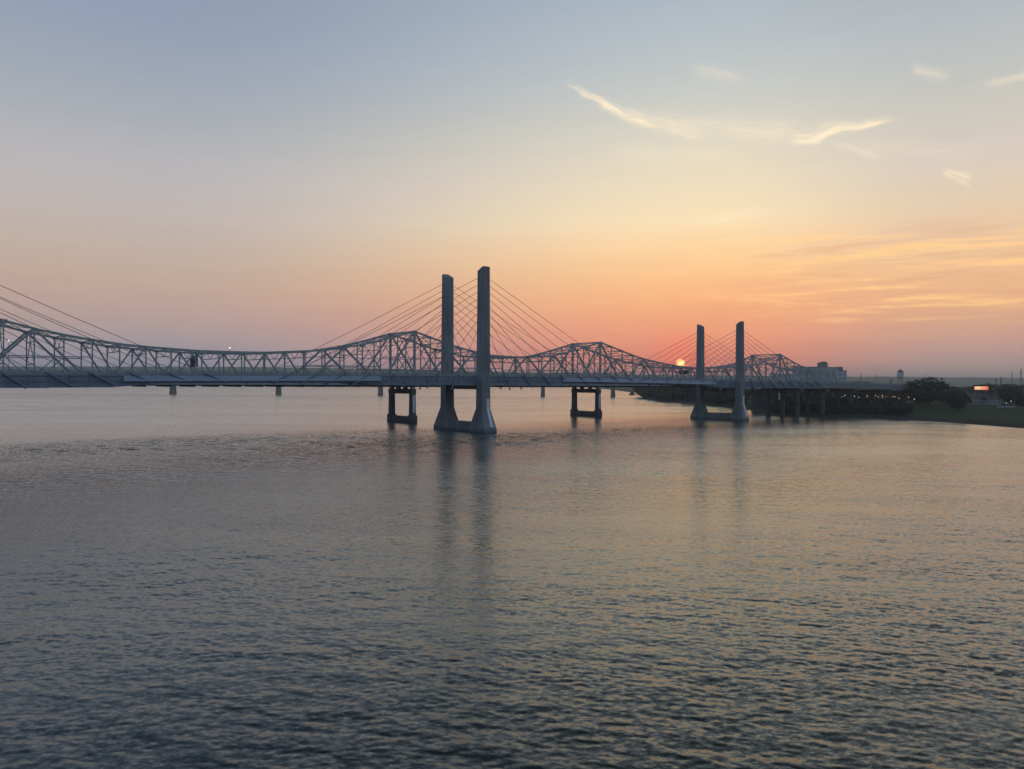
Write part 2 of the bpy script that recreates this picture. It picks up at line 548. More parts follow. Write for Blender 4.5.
def water_material():
    m = bpy.data.materials.new('river_water')
    m.use_nodes = True
    n = NT(m.node_tree)
    m.node_tree.nodes.remove(m.node_tree.nodes['Principled BSDF'])
    c = n.new('ShaderNodeTexCoord')
    body = n.new('ShaderNodeBsdfDiffuse')
    body.inputs['Color'].default_value = (0.018, 0.024, 0.022, 1)
    gloss = n.new('ShaderNodeBsdfGlossy')
    gloss.inputs['Color'].default_value = (0.91, 0.96, 0.97, 1)      # cool tint put into the colour, takes some orange out of the reflections
    # ripples too fine for the mesh: slopes drawn from noise, as strong as the waves the mesh leaves out
    def slopes(scale, seed_shift):
        mp = n.new('ShaderNodeMapping')
        mp.inputs['Scale'].default_value = (0.6, 1.0, 1)
        mp.inputs['Rotation'].default_value = (0, 0, R(8))
        mp.inputs['Location'].default_value = (seed_shift, 3.7, 0)
        n.link(c.outputs['Object'], mp.inputs['Vector'])
        t = n.new('ShaderNodeTexNoise')
        t.inputs['Scale'].default_value = scale
        t.inputs['Detail'].default_value = 3.0
        t.inputs['Roughness'].default_value = 0.6
        n.link(mp.outputs[0], t.inputs['Vector'])
        v = n.new('ShaderNodeVectorMath', operation='SUBTRACT')
        n.link(t.outputs['Color'], v.inputs[0])
        v.inputs[1].default_value = (0.5, 0.5, 0.5)
        w = n.new('ShaderNodeVectorMath', operation='MULTIPLY')
        n.link(v.outputs[0], w.inputs[0])
        w.inputs[1].default_value = (5.5, 8.0, 0.0)
        return w.outputs[0]
    at_n = n.new('ShaderNodeAttribute', attribute_name='fine_slope')
    sc1 = n.new('ShaderNodeVectorMath', operation='SCALE')
    n.link(slopes(2.4, 0.0), sc1.inputs[0]); n.link(n.math('MULTIPLY', at_n.outputs['Fac'], 1.35), sc1.inputs['Scale'])
    sc2 = n.new('ShaderNodeVectorMath', operation='SCALE')
    n.link(slopes(6.5, 9.0), sc2.inputs[0]); sc2.inputs['Scale'].default_value = 0.030
    geo = n.new('ShaderNodeNewGeometry')
    ad = n.new('ShaderNodeVectorMath', operation='ADD')
    n.link(sc1.outputs[0], ad.inputs[0]); n.link(sc2.outputs[0], ad.inputs[1])
    ad2 = n.new('ShaderNodeVectorMath', operation='ADD')
    n.link(geo.outputs['Normal'], ad2.inputs[0]); n.link(ad.outputs[0], ad2.inputs[1])
    nn = n.new('ShaderNodeVectorMath', operation='NORMALIZE')
    n.link(ad2.outputs[0], nn.inputs[0])
    n.link(nn.outputs[0], gloss.inputs['Normal'])
    dt = n.new('ShaderNodeVectorMath', operation='DOT_PRODUCT')
    n.link(nn.outputs[0], dt.inputs[0]); n.link(geo.outputs['Incoming'], dt.inputs[1])
    graze = n.math('POWER', n.math('SUBTRACT', 1.0, n.math('MAXIMUM', dt.outputs['Value'], 0.0)), 4.1)
    fres = n.math('ADD', 0.022, n.math('MULTIPLY', graze, 0.978))
    # patches of wind on the water
    gm = n.new('ShaderNodeMapping')
    gm.inputs['Scale'].default_value = (0.006, 0.022, 1)
    n.link(c.outputs['Object'], gm.inputs['Vector'])
    g = n.noise(gm.outputs[0], 1.0, 5.0, 0.6, 0.8)
    n.link(n.smooth(g, 0.35, 0.68, 0.14, 0.22), gloss.inputs['Roughness'])
    mx = n.new('ShaderNodeMixShader')
    n.link(fres, mx.inputs[0]); n.link(body.outputs[0], mx.inputs[1]); n.link(gloss.outputs[0], mx.inputs[2])
    n.link(mx.outputs[0], m.node_tree.nodes['Material Output'].inputs['Surface'])
    return m

water = structure(river())
water.data.materials.append(water_material())

# ------------------------------------------------------------------ land
def shore(x, y):
    p = at(x, y, 1.0)
    Y = H / ((y - hor(x)) / F)
    return ((x - 512) / F * Y, Y)

SHORE = [(520, 6500), (330, 2600), shore(637, 393.0), shore(641, 396.2), shore(646, 399.0), shore(660, 401.3), shore(675, 402.4), shore(695, 404.2), shore(734, 408),
         shore(762, 411.5), shore(776, 415.6), shore(800, 417.0), shore(840, 417.4), shore(880, 418.8), shore(920, 420.6), shore(950, 422.4), shore(985, 425),
         shore(1024, 428.2), (430, 350), (700, 220), (1300, 60), (9000, -900)]

def shore_dist(P):
    """signed distance to the Indiana shore, positive inland (to the right of the line going from far to near is the river)"""
    best = np.full(len(P), 1e9); sign = np.ones(len(P))
    for (ax, ay), (bx, by) in zip(SHORE[:-1], SHORE[1:]):
        dx, dy = bx - ax, by - ay
        L2 = dx * dx + dy * dy
        h = np.clip(((P[:, 0] - ax) * dx + (P[:, 1] - ay) * dy) / L2, 0, 1)
        d = np.hypot(P[:, 0] - ax - h * dx, P[:, 1] - ay - h * dy)
        cr = dx * (P[:, 1] - ay) - dy * (P[:, 0] - ax)
        upd = d < best
        best = np.where(upd, d, best)
        sign = np.where(upd, np.where(cr > 0, 1.0, -1.0), sign)
    return best * sign

LAND = [(-60, -3.0), (-6, -1.2), (0, 0.25), (3, 1.5), (12, 2.1), (60, 4.2), (110, 6.2), (300, 7.5), (2000, 11), (9000, 14)]
def land_z(x, y):
    d = shore_dist(np.array([[x, y]]))[0]
    return lerp(LAND, d)

def grid_mesh(name, xs, ys, zf, mat):
    X, Y = np.meshgrid(xs, ys)
    Z = zf(X, Y)
    nr, nc = X.shape
    v = np.stack([X, Y, Z], -1).reshape(-1, 3)
    i = np.arange(nr * nc).reshape(nr, nc)
    q = np.stack([i[:-1, :-1], i[:-1, 1:], i[1:, 1:], i[1:, :-1]], -1).reshape(-1, 4)
    me = bpy.data.meshes.new(name)
    me.from_pydata(v.tolist(), [], q.tolist())
    me.materials.append(mat)
    me.polygons.foreach_set('use_smooth', [True] * len(me.polygons))
    me.update()
    o = bpy.data.objects.new(name, me)
    col.objects.link(o)
    return o

def ground_material():
    m = bpy.data.materials.new('grass_ground')
    m.use_nodes = True
    n = NT(m.node_tree)
    b = m.node_tree.nodes['Principled BSDF']
    c = n.new('ShaderNodeTexCoord')
    f = n.noise(c.outputs['Object'], 0.035, 6.0, 0.65)
    g = n.noise(c.outputs['Object'], 0.6, 4.0, 0.6)
    grass = n.mix(f, (0.014, 0.042, 0.018), (0.026, 0.060, 0.026))
    grass = n.mix(n.smooth(g, 0.3, 0.7, 0.0, 0.3), grass, (0.03, 0.038, 0.026))
    s = n.new('ShaderNodeSeparateXYZ')
    n.link(c.outputs['Object'], s.inputs[0])
    mud = n.smooth(n.math('ADD', s.outputs[2], n.math('MULTIPLY', g, 0.8)), 1.6, 2.5, 1.0, 0.0)
    n.link(n.mix(mud, grass, (0.045, 0.040, 0.034)), b.inputs['Base Color'])
    b.inputs['Roughness'].default_value = 0.95
    b.inputs['Specular IOR Level'].default_value = 0.1
    return m

gx = np.unique(np.concatenate([np.arange(140, 760, 4.0), np.geomspace(760, 9300, 60), np.linspace(-9300, 140, 30)]))
gy = np.unique(np.concatenate([np.arange(300, 1700, 7.0), np.geomspace(1700, 9300, 50), np.linspace(-9300, 300, 24)]))
def land_f(X, Y):
    P = np.stack([X.ravel(), Y.ravel()], -1)
    d = shore_dist(P)
    z = np.interp(d, [a for a, _ in LAND], [b for _, b in LAND])
    z += np.where(d > 4, 0.35 * np.sin(P[:, 0] * 0.06) * np.sin(P[:, 1] * 0.05 + 1), 0)
    return z.reshape(X.shape)
structure(grid_mesh('ground', gx, gy, land_f, ground_material()))

# low far shore of the next reach and the wooded hills behind it
def hill_material():
    m = bpy.data.materials.new('wooded_hill')
    m.use_nodes = True
    n = NT(m.node_tree)
    b = m.node_tree.nodes['Principled BSDF']
    c = n.new('ShaderNodeTexCoord')
    f = n.noise(c.outputs['Object'], 0.012, 6.0, 0.7)
    n.link(n.ramp(f, [(0.3, (0.035, 0.05, 0.03)), (0.7, (0.075, 0.09, 0.05))]), b.inputs['Base Color'])
    b.inputs['Roughness'].default_value = 1.0
    b.inputs['Specular IOR Level'].default_value = 0.05
    return m
hill_mat = hill_material()

def ridge(name, pts, depth, seed, rough):
    """a ridge whose crest runs through pts (x, y, z), falling to the ground on both sides"""
    rr = np.random.default_rng(seed)
    xs = np.array([p[0] for p in pts]); ys = np.array([p[1] for p in pts]); zs = np.array([p[2] for p in pts])
    t = np.linspace(0, len(pts) - 1, 420)
    cx = np.interp(t, range(len(pts)), xs); cy = np.interp(t, range(len(pts)), ys); cz = np.interp(t, range(len(pts)), zs)
    wob = np.zeros(420)
    for k in range(1, 40):
        wob += rr.normal() * np.sin(t * k * 1.7 + rr.random() * 6.28) / (k ** 0.75)
    cz = cz + rough * wob
    prof_ = [(-1.0, 0.0), (-0.55, 0.5), (-0.25, 0.86), (0.0, 1.0), (0.3, 0.8), (0.6, 0.4), (1.0, 0.0)]
    v, f = [], []
    for j, (o, h) in enumerate(prof_):
        for i in range(420):
            nn = rr.normal() * rough * 0.4 if 0 < h < 1 else 0
            v.append((cx[i], cy[i] + o * depth, -3 + (cz[i] + 3) * h + nn))
    for j in range(len(prof_) - 1):
        for i in range(419):
            a = j * 420 + i
            f.append((a, a + 1, a + 421, a + 420))
    return structure(MB().raw(v, f).build(name, hill_mat, None))

def hp(x, y, Y):
    p = at(x, y, Y)
    return (p.x, p.y, p.z)
ridge('hills', [hp(-500, 367, 5300), hp(-150, 366, 5300), hp(40, 366, 5300), hp(230, 367, 5300), hp(380, 369, 5300), hp(520, 372, 5300), hp(660, 374.5, 5400),
                hp(820, 376.8, 5500), hp(900, 377.0, 5500), hp(1024, 377.6, 5500), hp(1250, 377.0, 5500), hp(1500, 379, 5500)], 700, 3, 1.2)
ridge('far_bank', [hp(-300, 381.5, 4400), hp(60, 382.5, 4300), hp(300, 382.8, 4300), hp(480, 383.2, 4200), hp(620, 384.0, 4200), hp(700, 384.5, 4200), hp(900, 384, 4300), hp(1300, 384, 4300)], 260, 5, 0.9)

# ------------------------------------------------------------------ cable-stayed bridge
A = R(38)
LX, LY = -47.3 / F * 365, 365.0
bridge = empty('cable_stayed_bridge', (LX, LY, 0), A,
               'nearer bridge, blue grey girder deck hung by stay cables from pairs of concrete towers', 'bridge')
DECK = [(-420, 0.6), (-330, 1.0), (-185, 1.5), (-105, 2.1), (0, 2.7), (100, 2.2), (193, 0.9), (270, 0.6), (338, 0.3), (458, -1.9), (560, -5.0), (640, -7.5)]
def deck_z(t):
    return H + lerp(DECK, t)
def girder_d(t):          # the girder is shallower in the middle of each span
    return float(np.interp(t, [-340, -152, -140, -62, -50, 46, 58, 160, 176, 300], [3.8, 3.8, 2.5, 2.5, 3.6, 3.6, 2.5, 2.5, 3.4, 3.6]))
def deck_zs(t):     # smoothed
    return sum(deck_z(t + k * 14) for k in (-2, -1, 0, 1, 2)) / 5

STEP = 6.0
T0, T1 = -340.0, 488.0
ts = list(np.arange(T0, T1 + 0.1, STEP))
TJ = 290.0                     # the steel girder ends here and the concrete approach begins

def sweep(profile, t_list, mat, name, parent):
    rings = [[(t, y, deck_zs(t) + (-(girder_d(t) - (z + 3.8)) if z < -3 and t <= 296 else z)) for y, z in profile] for t in t_list]
    return MB().loft(rings).build(name, mat, parent)

HALF = 13.0
sweep([(-HALF + .5, -0.35), (HALF - .5, -0.35), (HALF - .5, -0.02), (-HALF + .5, -0.02)], ts, M['deck_concrete'], 'deck_slab', bridge)
sweep([(-HALF + 1.2, -0.015), (HALF - 1.2, -0.015), (HALF - 1.2, 0.03), (-HALF + 1.2, 0.03)], ts, M['asphalt'], 'road_surface', bridge)
for sgn in (-1, 1):
    y0 = sgn * HALF
    # plate girder: web, three flanges
    web = [(y0 - .10, -3.8), (y0 + .10, -3.8), (y0 + .10, -0.10), (y0 - .10, -0.10)]
    tb = [t for t in ts if t <= TJ]
    g = sweep(web, tb, M['girder_blue'], 'edge_girder', bridge)
    tap = [t for t in ts if t >= tb[-1] + .5]
    ga = sweep([(y0 - .45, -3.6), (y0 + .45, -3.6), (y0 + .25, -0.9), (y0 + .5, -0.8), (y0 + .5, .12), (y0 - .5, .12), (y0 - .5, -0.8), (y0 - .25, -0.9)],
               [tb[-1] + .02] + tap, M['approach_grey'], 'approach_girder', bridge)
    sweep([(y0 - .42, -4.0), (y0 + .42, -4.0), (y0 + .42, -3.8), (y0 - .42, -3.8)], tb, M['girder_blue'], 'bottom_flange', g)
    sweep([(y0 - .45 * (sgn < 0) - .1 * (sgn > 0), -2.0), (y0 + .1 * (sgn < 0) + .45 * (sgn > 0), -2.0),
           (y0 + .1 * (sgn < 0) + .45 * (sgn > 0), -1.85), (y0 - .45 * (sgn < 0) - .1 * (sgn > 0), -1.85)], tb, M['girder_blue'], 'ledge', g)
    sweep([(y0 - .48, -0.10), (y0 + .40, -0.10), (y0 + .40, 0.12), (y0 - .48, 0.12)], tb, M['girder_blue'], 'top_flange', g)
    st = MB()
    for t in np.arange(T0 + 2.85, tb[-1], 5.7):
        z = deck_zs(t)
        st.box((t - .06, y0 - .34, z - girder_d(t) + .02), (t + .06, y0 + .34, z - 2.02))
        st.box((t - .06, y0 - .34, z - 1.83), (t + .06, y0 + .34, z - 0.12))
    st.build('stiffeners', M['girder_blue'], g, stuff=True)
    # railing on a concrete parapet
    yr = y0 + sgn * 0.05
    r = sweep([(yr - .22, 0.13), (yr + .22, 0.13), (yr + .15, 0.85), (yr - .15, 0.85)], ts, M['deck_concrete'], 'parapet', bridge)
    rl = MB()
    for t in np.arange(T0 + 1, T1, 3.0):
        z = deck_zs(t)
        rl.box((t - .05, yr - .05, z + .86), (t + .05, yr + .05, z + 1.72))
    for i in range(len(ts) - 1):
        for hz in (1.15, 1.45, 1.74):
            rl.beam((ts[i], yr, deck_zs(ts[i]) + hz), (ts[i + 1], yr, deck_zs(ts[i + 1]) + hz), .09, .09)
    rl.build('railing', M['rail_green'], bridge)
# cross beams under the deck
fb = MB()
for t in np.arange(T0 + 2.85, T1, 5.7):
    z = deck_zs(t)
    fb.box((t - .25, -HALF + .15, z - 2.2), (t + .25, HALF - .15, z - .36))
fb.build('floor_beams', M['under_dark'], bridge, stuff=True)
# fairing panels along the middle of each span
for (a, b) in ((-150, -52), (50, 172)):
    for sgn in (-1, 1):
        y0 = sgn * (HALF + .5)
        tl = list(np.linspace(a, b, 18))
        pr = [(y0, -0.05), (y0 + sgn * .9, -1.95), (y0 + sgn * .75, -2.12), (y0 - sgn * .04, -2.12), (y0 - sgn * .04, -0.05)]
        sweep(pr if sgn > 0 else pr[::-1], tl, M['fairing_blue'], 'wind_fairing', bridge)

def leg_mesh(y, top, inner, k=1.0, out=1.0):
    """inner: the side of the leg that faces its twin (+1 or -1 in y)"""
    mb = MB()
    lev = [(-3, 3.7, 6.9, 6.6), (1.9, 3.7, 6.9, 6.6), (2.0, 3.6, 6.7, 6.4), (10.6, 2.6, 2.55, 2.55), (10.9, 2.55, 2.5, 2.5),
           (24, 2.45, 2.4, 2.4), (50, 2.3, 2.25, 2.25), (top - 3.4, 2.2, 2.15, 2.15)]
    ch = 0.35
    rings = []
    def ring(z, a, o, i, zi=None):
        yo, yi = y - inner * o, y + inner * i
        zz = lambda q: z if zi is None else (z + (zi - z) * (q - yo) / (yi - yo))
        pts = [(-a + ch, yo), (a - ch, yo), (a, yo + inner * ch), (a, yi - inner * ch), (a - ch, yi), (-a + ch, yi), (-a, yi - inner * ch), (-a, yo + inner * ch)]
        if inner < 0:
            pts = pts[::-1]
        return [(px, py, zz(py)) for px, py in pts]
    lev = [(z, a * k, o * k * (out if o > 3 else 1), i * k) for z, a, o, i in lev]
    for z, a, o, i in lev:
        rings.append(ring(z, a, o, i))
    rings.append(ring(top - 0.25, 2.2 * k, 2.15 * k, 2.15 * k, top - 2.2))
    rings.append(ring(top, 1.5, 1.5, 1.5, top - 1.5))
    mb.loft(rings)
    return mb

SP = 15.0
TOWERS = [(-222, H + 50.0, 12.4, 12.4, 8, 8), (0, H + 53.2, 11.3, 12.1, 8, 8), (194.5, H + 38.2, 10.2, 10.8, 8, 8)]
n_cable = 0
for (t0, top, dl, dr, nl_, nr_) in TOWERS:
    lk = .84 if t0 > 100 else 1.0
    tw = empty('tower', (t0, 0, 0))
    tw.parent = bridge
    for sgn in (-1, 1):
        leg = leg_mesh(sgn * SP, top + (-0.2 if sgn > 0 else -0.1), -sgn, lk, 1.0 if sgn > 0 else .86).build('leg', M['tower_concrete'], tw)
    MB().box((-3.0, -SP + 6.0, -2.5), (3.0, SP - 6.0, 4.4)).build('footing_strut', M['tower_concrete'], tw)
    MB().box((-1.4, -SP + 2.35 * lk, deck_zs(t0) - 5.9), (1.4, SP - 2.35 * lk, deck_zs(t0) - 4.1)).build('cross_beam', M['tower_concrete'], tw)
    # thin pale board on the outer face of the near leg
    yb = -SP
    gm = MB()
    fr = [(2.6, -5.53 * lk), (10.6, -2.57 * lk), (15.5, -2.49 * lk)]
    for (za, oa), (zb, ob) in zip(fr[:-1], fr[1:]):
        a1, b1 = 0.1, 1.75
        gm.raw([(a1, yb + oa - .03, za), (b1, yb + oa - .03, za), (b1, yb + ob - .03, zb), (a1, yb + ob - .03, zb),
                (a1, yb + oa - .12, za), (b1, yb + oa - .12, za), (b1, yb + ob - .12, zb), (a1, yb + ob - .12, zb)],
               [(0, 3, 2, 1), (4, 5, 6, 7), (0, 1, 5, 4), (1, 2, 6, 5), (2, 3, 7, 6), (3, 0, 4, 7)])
    gm.build('pale_strip', M['pale_board'], tw)
    for sgn in (-1, 1):
        for side, dd, nn in ((-1, dl, nl_), (1, dr, nr_)):
            if t0 < -200 and side < 0:
                nn = 5                        # mostly outside the picture
            for k in range(nn):
                t_deck = t0 + side * (13.5 + k * dd)
                za = top - 5.0 - (7 - k) * 3.1 * (.8 if t0 > 100 else 1)
                p_top = Vector((t0 + side * 1.9 * lk, sgn * SP, za))
                p_deck = Vector((t_deck, sgn * (HALF + .95), deck_zs(t_deck) + 0.2))
                d = (p_deck - p_top).normalized()
                mid = (p_top + p_deck) / 2 + Vector((0, 0, -0.012 * (p_deck - p_top).length * 0.35))
                cb = MB()
                cb.tube([p_top, mid, p_deck], 0.10, 6)
                co = cb.build('stay_cable', M['cable'], bridge)
                an = MB()
                an.tube([p_deck - d * 2.2, p_deck + d * 6.6], 0.30, 8)
                an.tube([p_deck + d * 6.61, p_deck + d * 7.0], 0.42, 8)
                an.build('anchor_pipe', M['girder_blue'], co)
                n_cable += 1

def pier_bent(parent, t, ys, zt, zb, w, mat, name='pier'):
    p = MB().box((t - w * .75, ys[0] - w * 1.5, zt - 1.9), (t + w * .75, ys[-1] + w * 1.5, zt)).build(name, mat, parent)
    for y in ys:
        c = MB()
        r0 = w * .62
        c.loft([[(t + r0 * k * math.cos(q), y + r0 * k * math.sin(q), z) for q in np.linspace(0, 2 * math.pi, 13)[:-1]]
                for z, k in ((zb, 1.15), (zb + 3, 1.0), (zt - 3.2, 1.0), (zt - 1.95, 1.3))])
        c.build('column', mat, p)
    return p

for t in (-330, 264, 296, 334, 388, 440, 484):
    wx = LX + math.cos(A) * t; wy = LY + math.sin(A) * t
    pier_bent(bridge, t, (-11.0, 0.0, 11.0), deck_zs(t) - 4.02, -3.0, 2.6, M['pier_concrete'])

# ------------------------------------------------------------------ steel cantilever truss bridge behind it
KX, KY = -110 / F * 440, 440.0
truss = empty('truss_bridge', (KX, KY, 0), A,
              'farther bridge, a long dark steel cantilever truss rising to peaks over its portal piers', 'bridge')
HW = 13.7
PEAKS = [-223.9, 0.0, 144.5, 356.0]
TOPC = [(-424, 12.5), (-340, 14), (-300, 15.5), (-275, 18.4), (-262, 21.2), (-243, 25.6), (-223.9, 29.6), (-205, 26.6), (-193.5, 24.6), (-181.5, 21.3), (-167, 18.5), (-151.6, 16.2), (-137, 15.0),
        (-115, 13.9), (-88, 13.9), (-70, 14.9), (-52, 16.2), (-30, 20.0), (-16, 23.6), (0, 28.2), (16, 23.6), (30, 20.0), (51.7, 16.2), (70, 15.5), (89, 15.9), (107, 17.6),
        (126.5, 22.4), (144.5, 27.2), (162.8, 22.6), (183, 17.6), (204, 14.6), (226, 12.2), (249, 11.4), (273, 11.8), (305, 13.4), (327, 16.0), (340, 19.2), (356, 24.6), (372, 19.5), (385, 15.4), (410, 12.6), (442, 11.0)]
BOTC = [(-424, -0.9), (0, -1.4), (150, -1.6), (250, -1.8), (356, -2.4), (442, -3.6), (600, -6.5), (700, -9)]
def kb(t):
    return H + lerp(BOTC, t)
def kt(t):
    return H + lerp(TOPC, t)

nodes = []
for a, b, n in ((-424, -223.9, 19), (-223.9, 0, 21), (0, 144.5, 14), (144.5, 356, 20), (356, 440, 8)):
    nodes += [a + (b - a) * i / n for i in range(n)]
nodes.append(440.0)
peak_i = [min(range(len(nodes)), key=lambda i: abs(nodes[i] - p)) for p in PEAKS]

def member(name, a, b, w, h, parent):
    return MB().beam(a, b, w, h, (0, 1, 0)).build(name, M['truss_steel'], parent)

def near_peak(i):
    return min(abs(i - p) for p in peak_i)

members = []      # (kind, a, b, w, h, side) gathered, then the largest in view become meshes of their own
for sgn in (-1, 1):
    y = sgn * HW
    N = len(nodes)
    tops = [Vector((t, y, kt(t))) for t in nodes]
    bots = [Vector((t, y, kb(t))) for t in nodes]
    for i in range(N):
        members.append(('vertical', bots[i], tops[i], .42 if near_peak(i) else .95, .5 if near_peak(i) else 1.0, sgn))
    i = 0
    while i < N - 1:
        pk = min(peak_i, key=lambda p: abs(i + .5 - p))
        dist = abs(i + .5 - pk)
        left = i < pk
        if dist < 6:
            # two panel diagonals with a sub strut, counted from the peak outwards
            j = int(dist)            # 0..5
            if j % 2 == 0:
                if left:
                    hi, mid_i, lo = i + 1, i, i - 1
                else:
                    hi, mid_i, lo = i, i + 1, i + 2
                if 0 <= lo < N:
                    down = (j // 2) % 2 == 0
                    p, q = (tops[hi], bots[lo]) if down else (bots[hi], tops[lo])
                    members.append(('diagonal', p, q, .75, .8, sgn))
                    m = (p + q) / 2
                    members.append(('sub_strut', m, bots[hi] if down else bots[lo], .34, .36, sgn))
                    members.append(('horizontal_strut', Vector((nodes[hi], y, m.z)), Vector((nodes[lo], y, m.z)), .34, .34, sgn))
        else:
            up = (i - peak_i[1]) % 2 == 0
            p, q = (bots[i], tops[i + 1]) if up else (tops[i], bots[i + 1])
            members.append(('diagonal', p, q, .55, .62, sgn))
        i += 1
    members.append(('diagonal', tops[-1], Vector((nodes[-1] + 12, y, kb(nodes[-1] + 12))), .8, .9, sgn))

cam_local = Matrix.Rotation(-A, 3, 'Z') @ (Vector((0, 0, H)) - Vector((KX, KY, 0)))
panels = {}
for sgn in (-1, 1):
    tr = MB()
    y = sgn * HW
    for i in range(len(nodes) - 1):
        a, b = nodes[i], nodes[i + 1]
        tr.beam((a - .25, y, kt(a)), (b + .25, y, kt(b)), .78, .95)
    main = tr.build('top_chord', M['truss_steel'], truss)
    bc = MB()
    for i in range(len(nodes) - 1):
        a, b = nodes[i], nodes[i + 1]
        bc.beam((a - .2, y, kb(a)), (b + .2, y, kb(b)), .8, .95)
    bc.build('bottom_chord', M['truss_steel'], truss)
    gp = MB()
    for i in range(len(nodes)):
        t = nodes[i]
        s = 1.25 if near_peak(i) in (0, 3) else .8
        gp.box((t - s, y - .46, kt(t) - s), (t + s, y + .46, kt(t) + .5))
        gp.box((t - .8, y - .47, kb(t) - .5), (t + .8, y + .47, kb(t) + .9))
    gp.build('gusset_plates', M['truss_steel'], main, stuff=True)

kinds = {}
for m in members:
    kinds.setdefault(m[0], []).append(m)
for kind, lst in kinds.items():
    def size_in_view(m):
        mid = (m[1] + m[2]) / 2
        d = (mid - cam_local)
        inside = mid.x > -198
        return (inside, (m[2] - m[1]).length / d.length)
    lst.sort(key=size_in_view, reverse=True)
    for m in lst[:98]:
        MB().beam(m[1], m[2], m[3] * 1.18, m[4] * 1.18, (0, 1, 0)).build(kind, M['truss_steel'], truss)
    if len(lst) > 98:
        rest = MB()
        for m in lst[98:]:
            rest.beam(m[1], m[2], m[3] * 1.18, m[4] * 1.18, (0, 1, 0))
        rest.build(kind, M['truss_steel'], truss, stuff=True)

# bracing between the two trusses
br = MB()
for i, t in enumerate(nodes):
    z = kt(t)
    big = near_peak(i) == 0
    br.beam((t, -HW, z), (t, HW, z), .5 if big else .34, .8 if big else .5)
    hgt = z - kb(t)
    dep = 3.2 if hgt < 19 else 5.0
    low = z - dep
    if low > kb(t) + 6.2:
        br.beam((t, -HW, low), (t, HW, low), .3, .4)
        for k in range(4):
            ya = -HW + k * HW / 2; yb_ = ya + HW / 2
            br.beam((t, ya, low if k % 2 == 0 else z), (t, yb_, z if k % 2 == 0 else low), .2, .24)
    if hgt > 22:
        zz = kb(t) + 8.0
        br.beam((t, -HW, zz), (t, HW, zz), .34, .5)
        br.beam((t, -HW, zz), (t, 0, low), .3, .3)
        br.beam((t, HW, zz), (t, 0, low), .3, .3)
    if i < len(nodes) - 1:
        t2 = nodes[i + 1]
        br.beam((t, -HW, z), (t2, HW, kt(t2)), .24, .26)
        br.beam((t, HW, z), (t2, -HW, kt(t2)), .24, .26)
br.build('sway_bracing', M['truss_steel'], truss, stuff=True)

def ksweep(profile, tl, mat, name, parent):
    return MB().loft([[(t, y, kb(t) + z) for y, z in profile] for t in tl]).build(name, mat, parent)
ktl = list(np.arange(-424, 602, 14.0))
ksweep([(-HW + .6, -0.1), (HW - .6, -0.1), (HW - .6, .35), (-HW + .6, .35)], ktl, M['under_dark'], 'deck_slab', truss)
for sgn in (-1, 1):
    y = sgn * (HW - 1.0)
    ksweep([(y - .15, .36), (y + .15, .36), (y + .15, 1.3), (y - .15, 1.3)], ktl, M['deck_concrete'], 'parapet', truss)
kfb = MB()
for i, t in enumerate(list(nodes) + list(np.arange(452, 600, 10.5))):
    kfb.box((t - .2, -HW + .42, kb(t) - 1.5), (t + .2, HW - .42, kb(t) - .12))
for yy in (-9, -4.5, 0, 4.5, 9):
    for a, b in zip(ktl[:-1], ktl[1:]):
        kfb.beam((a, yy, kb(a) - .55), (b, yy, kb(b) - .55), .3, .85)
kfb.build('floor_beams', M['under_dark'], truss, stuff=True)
akt = list(np.arange(454, 602, 14.0))
for sgn in (-1, 1):
    y = sgn * (HW - .3)
    ksweep([(y - .2, -1.9), (y + .2, -1.9), (y + .2, .34), (y - .2, .34)], akt, M['truss_steel'], 'approach_girder', truss)

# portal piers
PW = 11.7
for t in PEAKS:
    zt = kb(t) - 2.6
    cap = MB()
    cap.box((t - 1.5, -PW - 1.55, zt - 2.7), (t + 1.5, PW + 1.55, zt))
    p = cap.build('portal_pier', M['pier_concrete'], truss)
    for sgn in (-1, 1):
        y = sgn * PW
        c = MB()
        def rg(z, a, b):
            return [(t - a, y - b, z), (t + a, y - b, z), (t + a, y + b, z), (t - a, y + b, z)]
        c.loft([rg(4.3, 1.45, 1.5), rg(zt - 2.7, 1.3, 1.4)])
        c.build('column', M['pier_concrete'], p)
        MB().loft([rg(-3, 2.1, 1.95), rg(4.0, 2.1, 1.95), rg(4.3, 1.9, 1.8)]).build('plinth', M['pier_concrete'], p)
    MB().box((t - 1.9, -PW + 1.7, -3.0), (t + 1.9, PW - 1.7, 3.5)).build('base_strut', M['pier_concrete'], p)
    MB().box((t - .8, -PW - 1.62, 5.6), (t + .8, -PW - 1.46, zt - 3.4)).build('pale_strip', M['pale_board'], p)  # pale board painting in the brighter look of the column's outer face
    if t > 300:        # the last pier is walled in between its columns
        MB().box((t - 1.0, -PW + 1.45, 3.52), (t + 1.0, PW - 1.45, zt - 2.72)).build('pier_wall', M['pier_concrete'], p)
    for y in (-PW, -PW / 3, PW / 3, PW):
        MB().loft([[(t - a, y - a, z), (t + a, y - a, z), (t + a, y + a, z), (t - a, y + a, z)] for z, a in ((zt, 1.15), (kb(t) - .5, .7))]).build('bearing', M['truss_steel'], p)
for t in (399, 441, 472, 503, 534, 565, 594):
    pier_bent(truss, t, (-HW + 2, 0, HW - 2), kb(t) - 2.0, -2.0, 3.2, M['pier_concrete'])

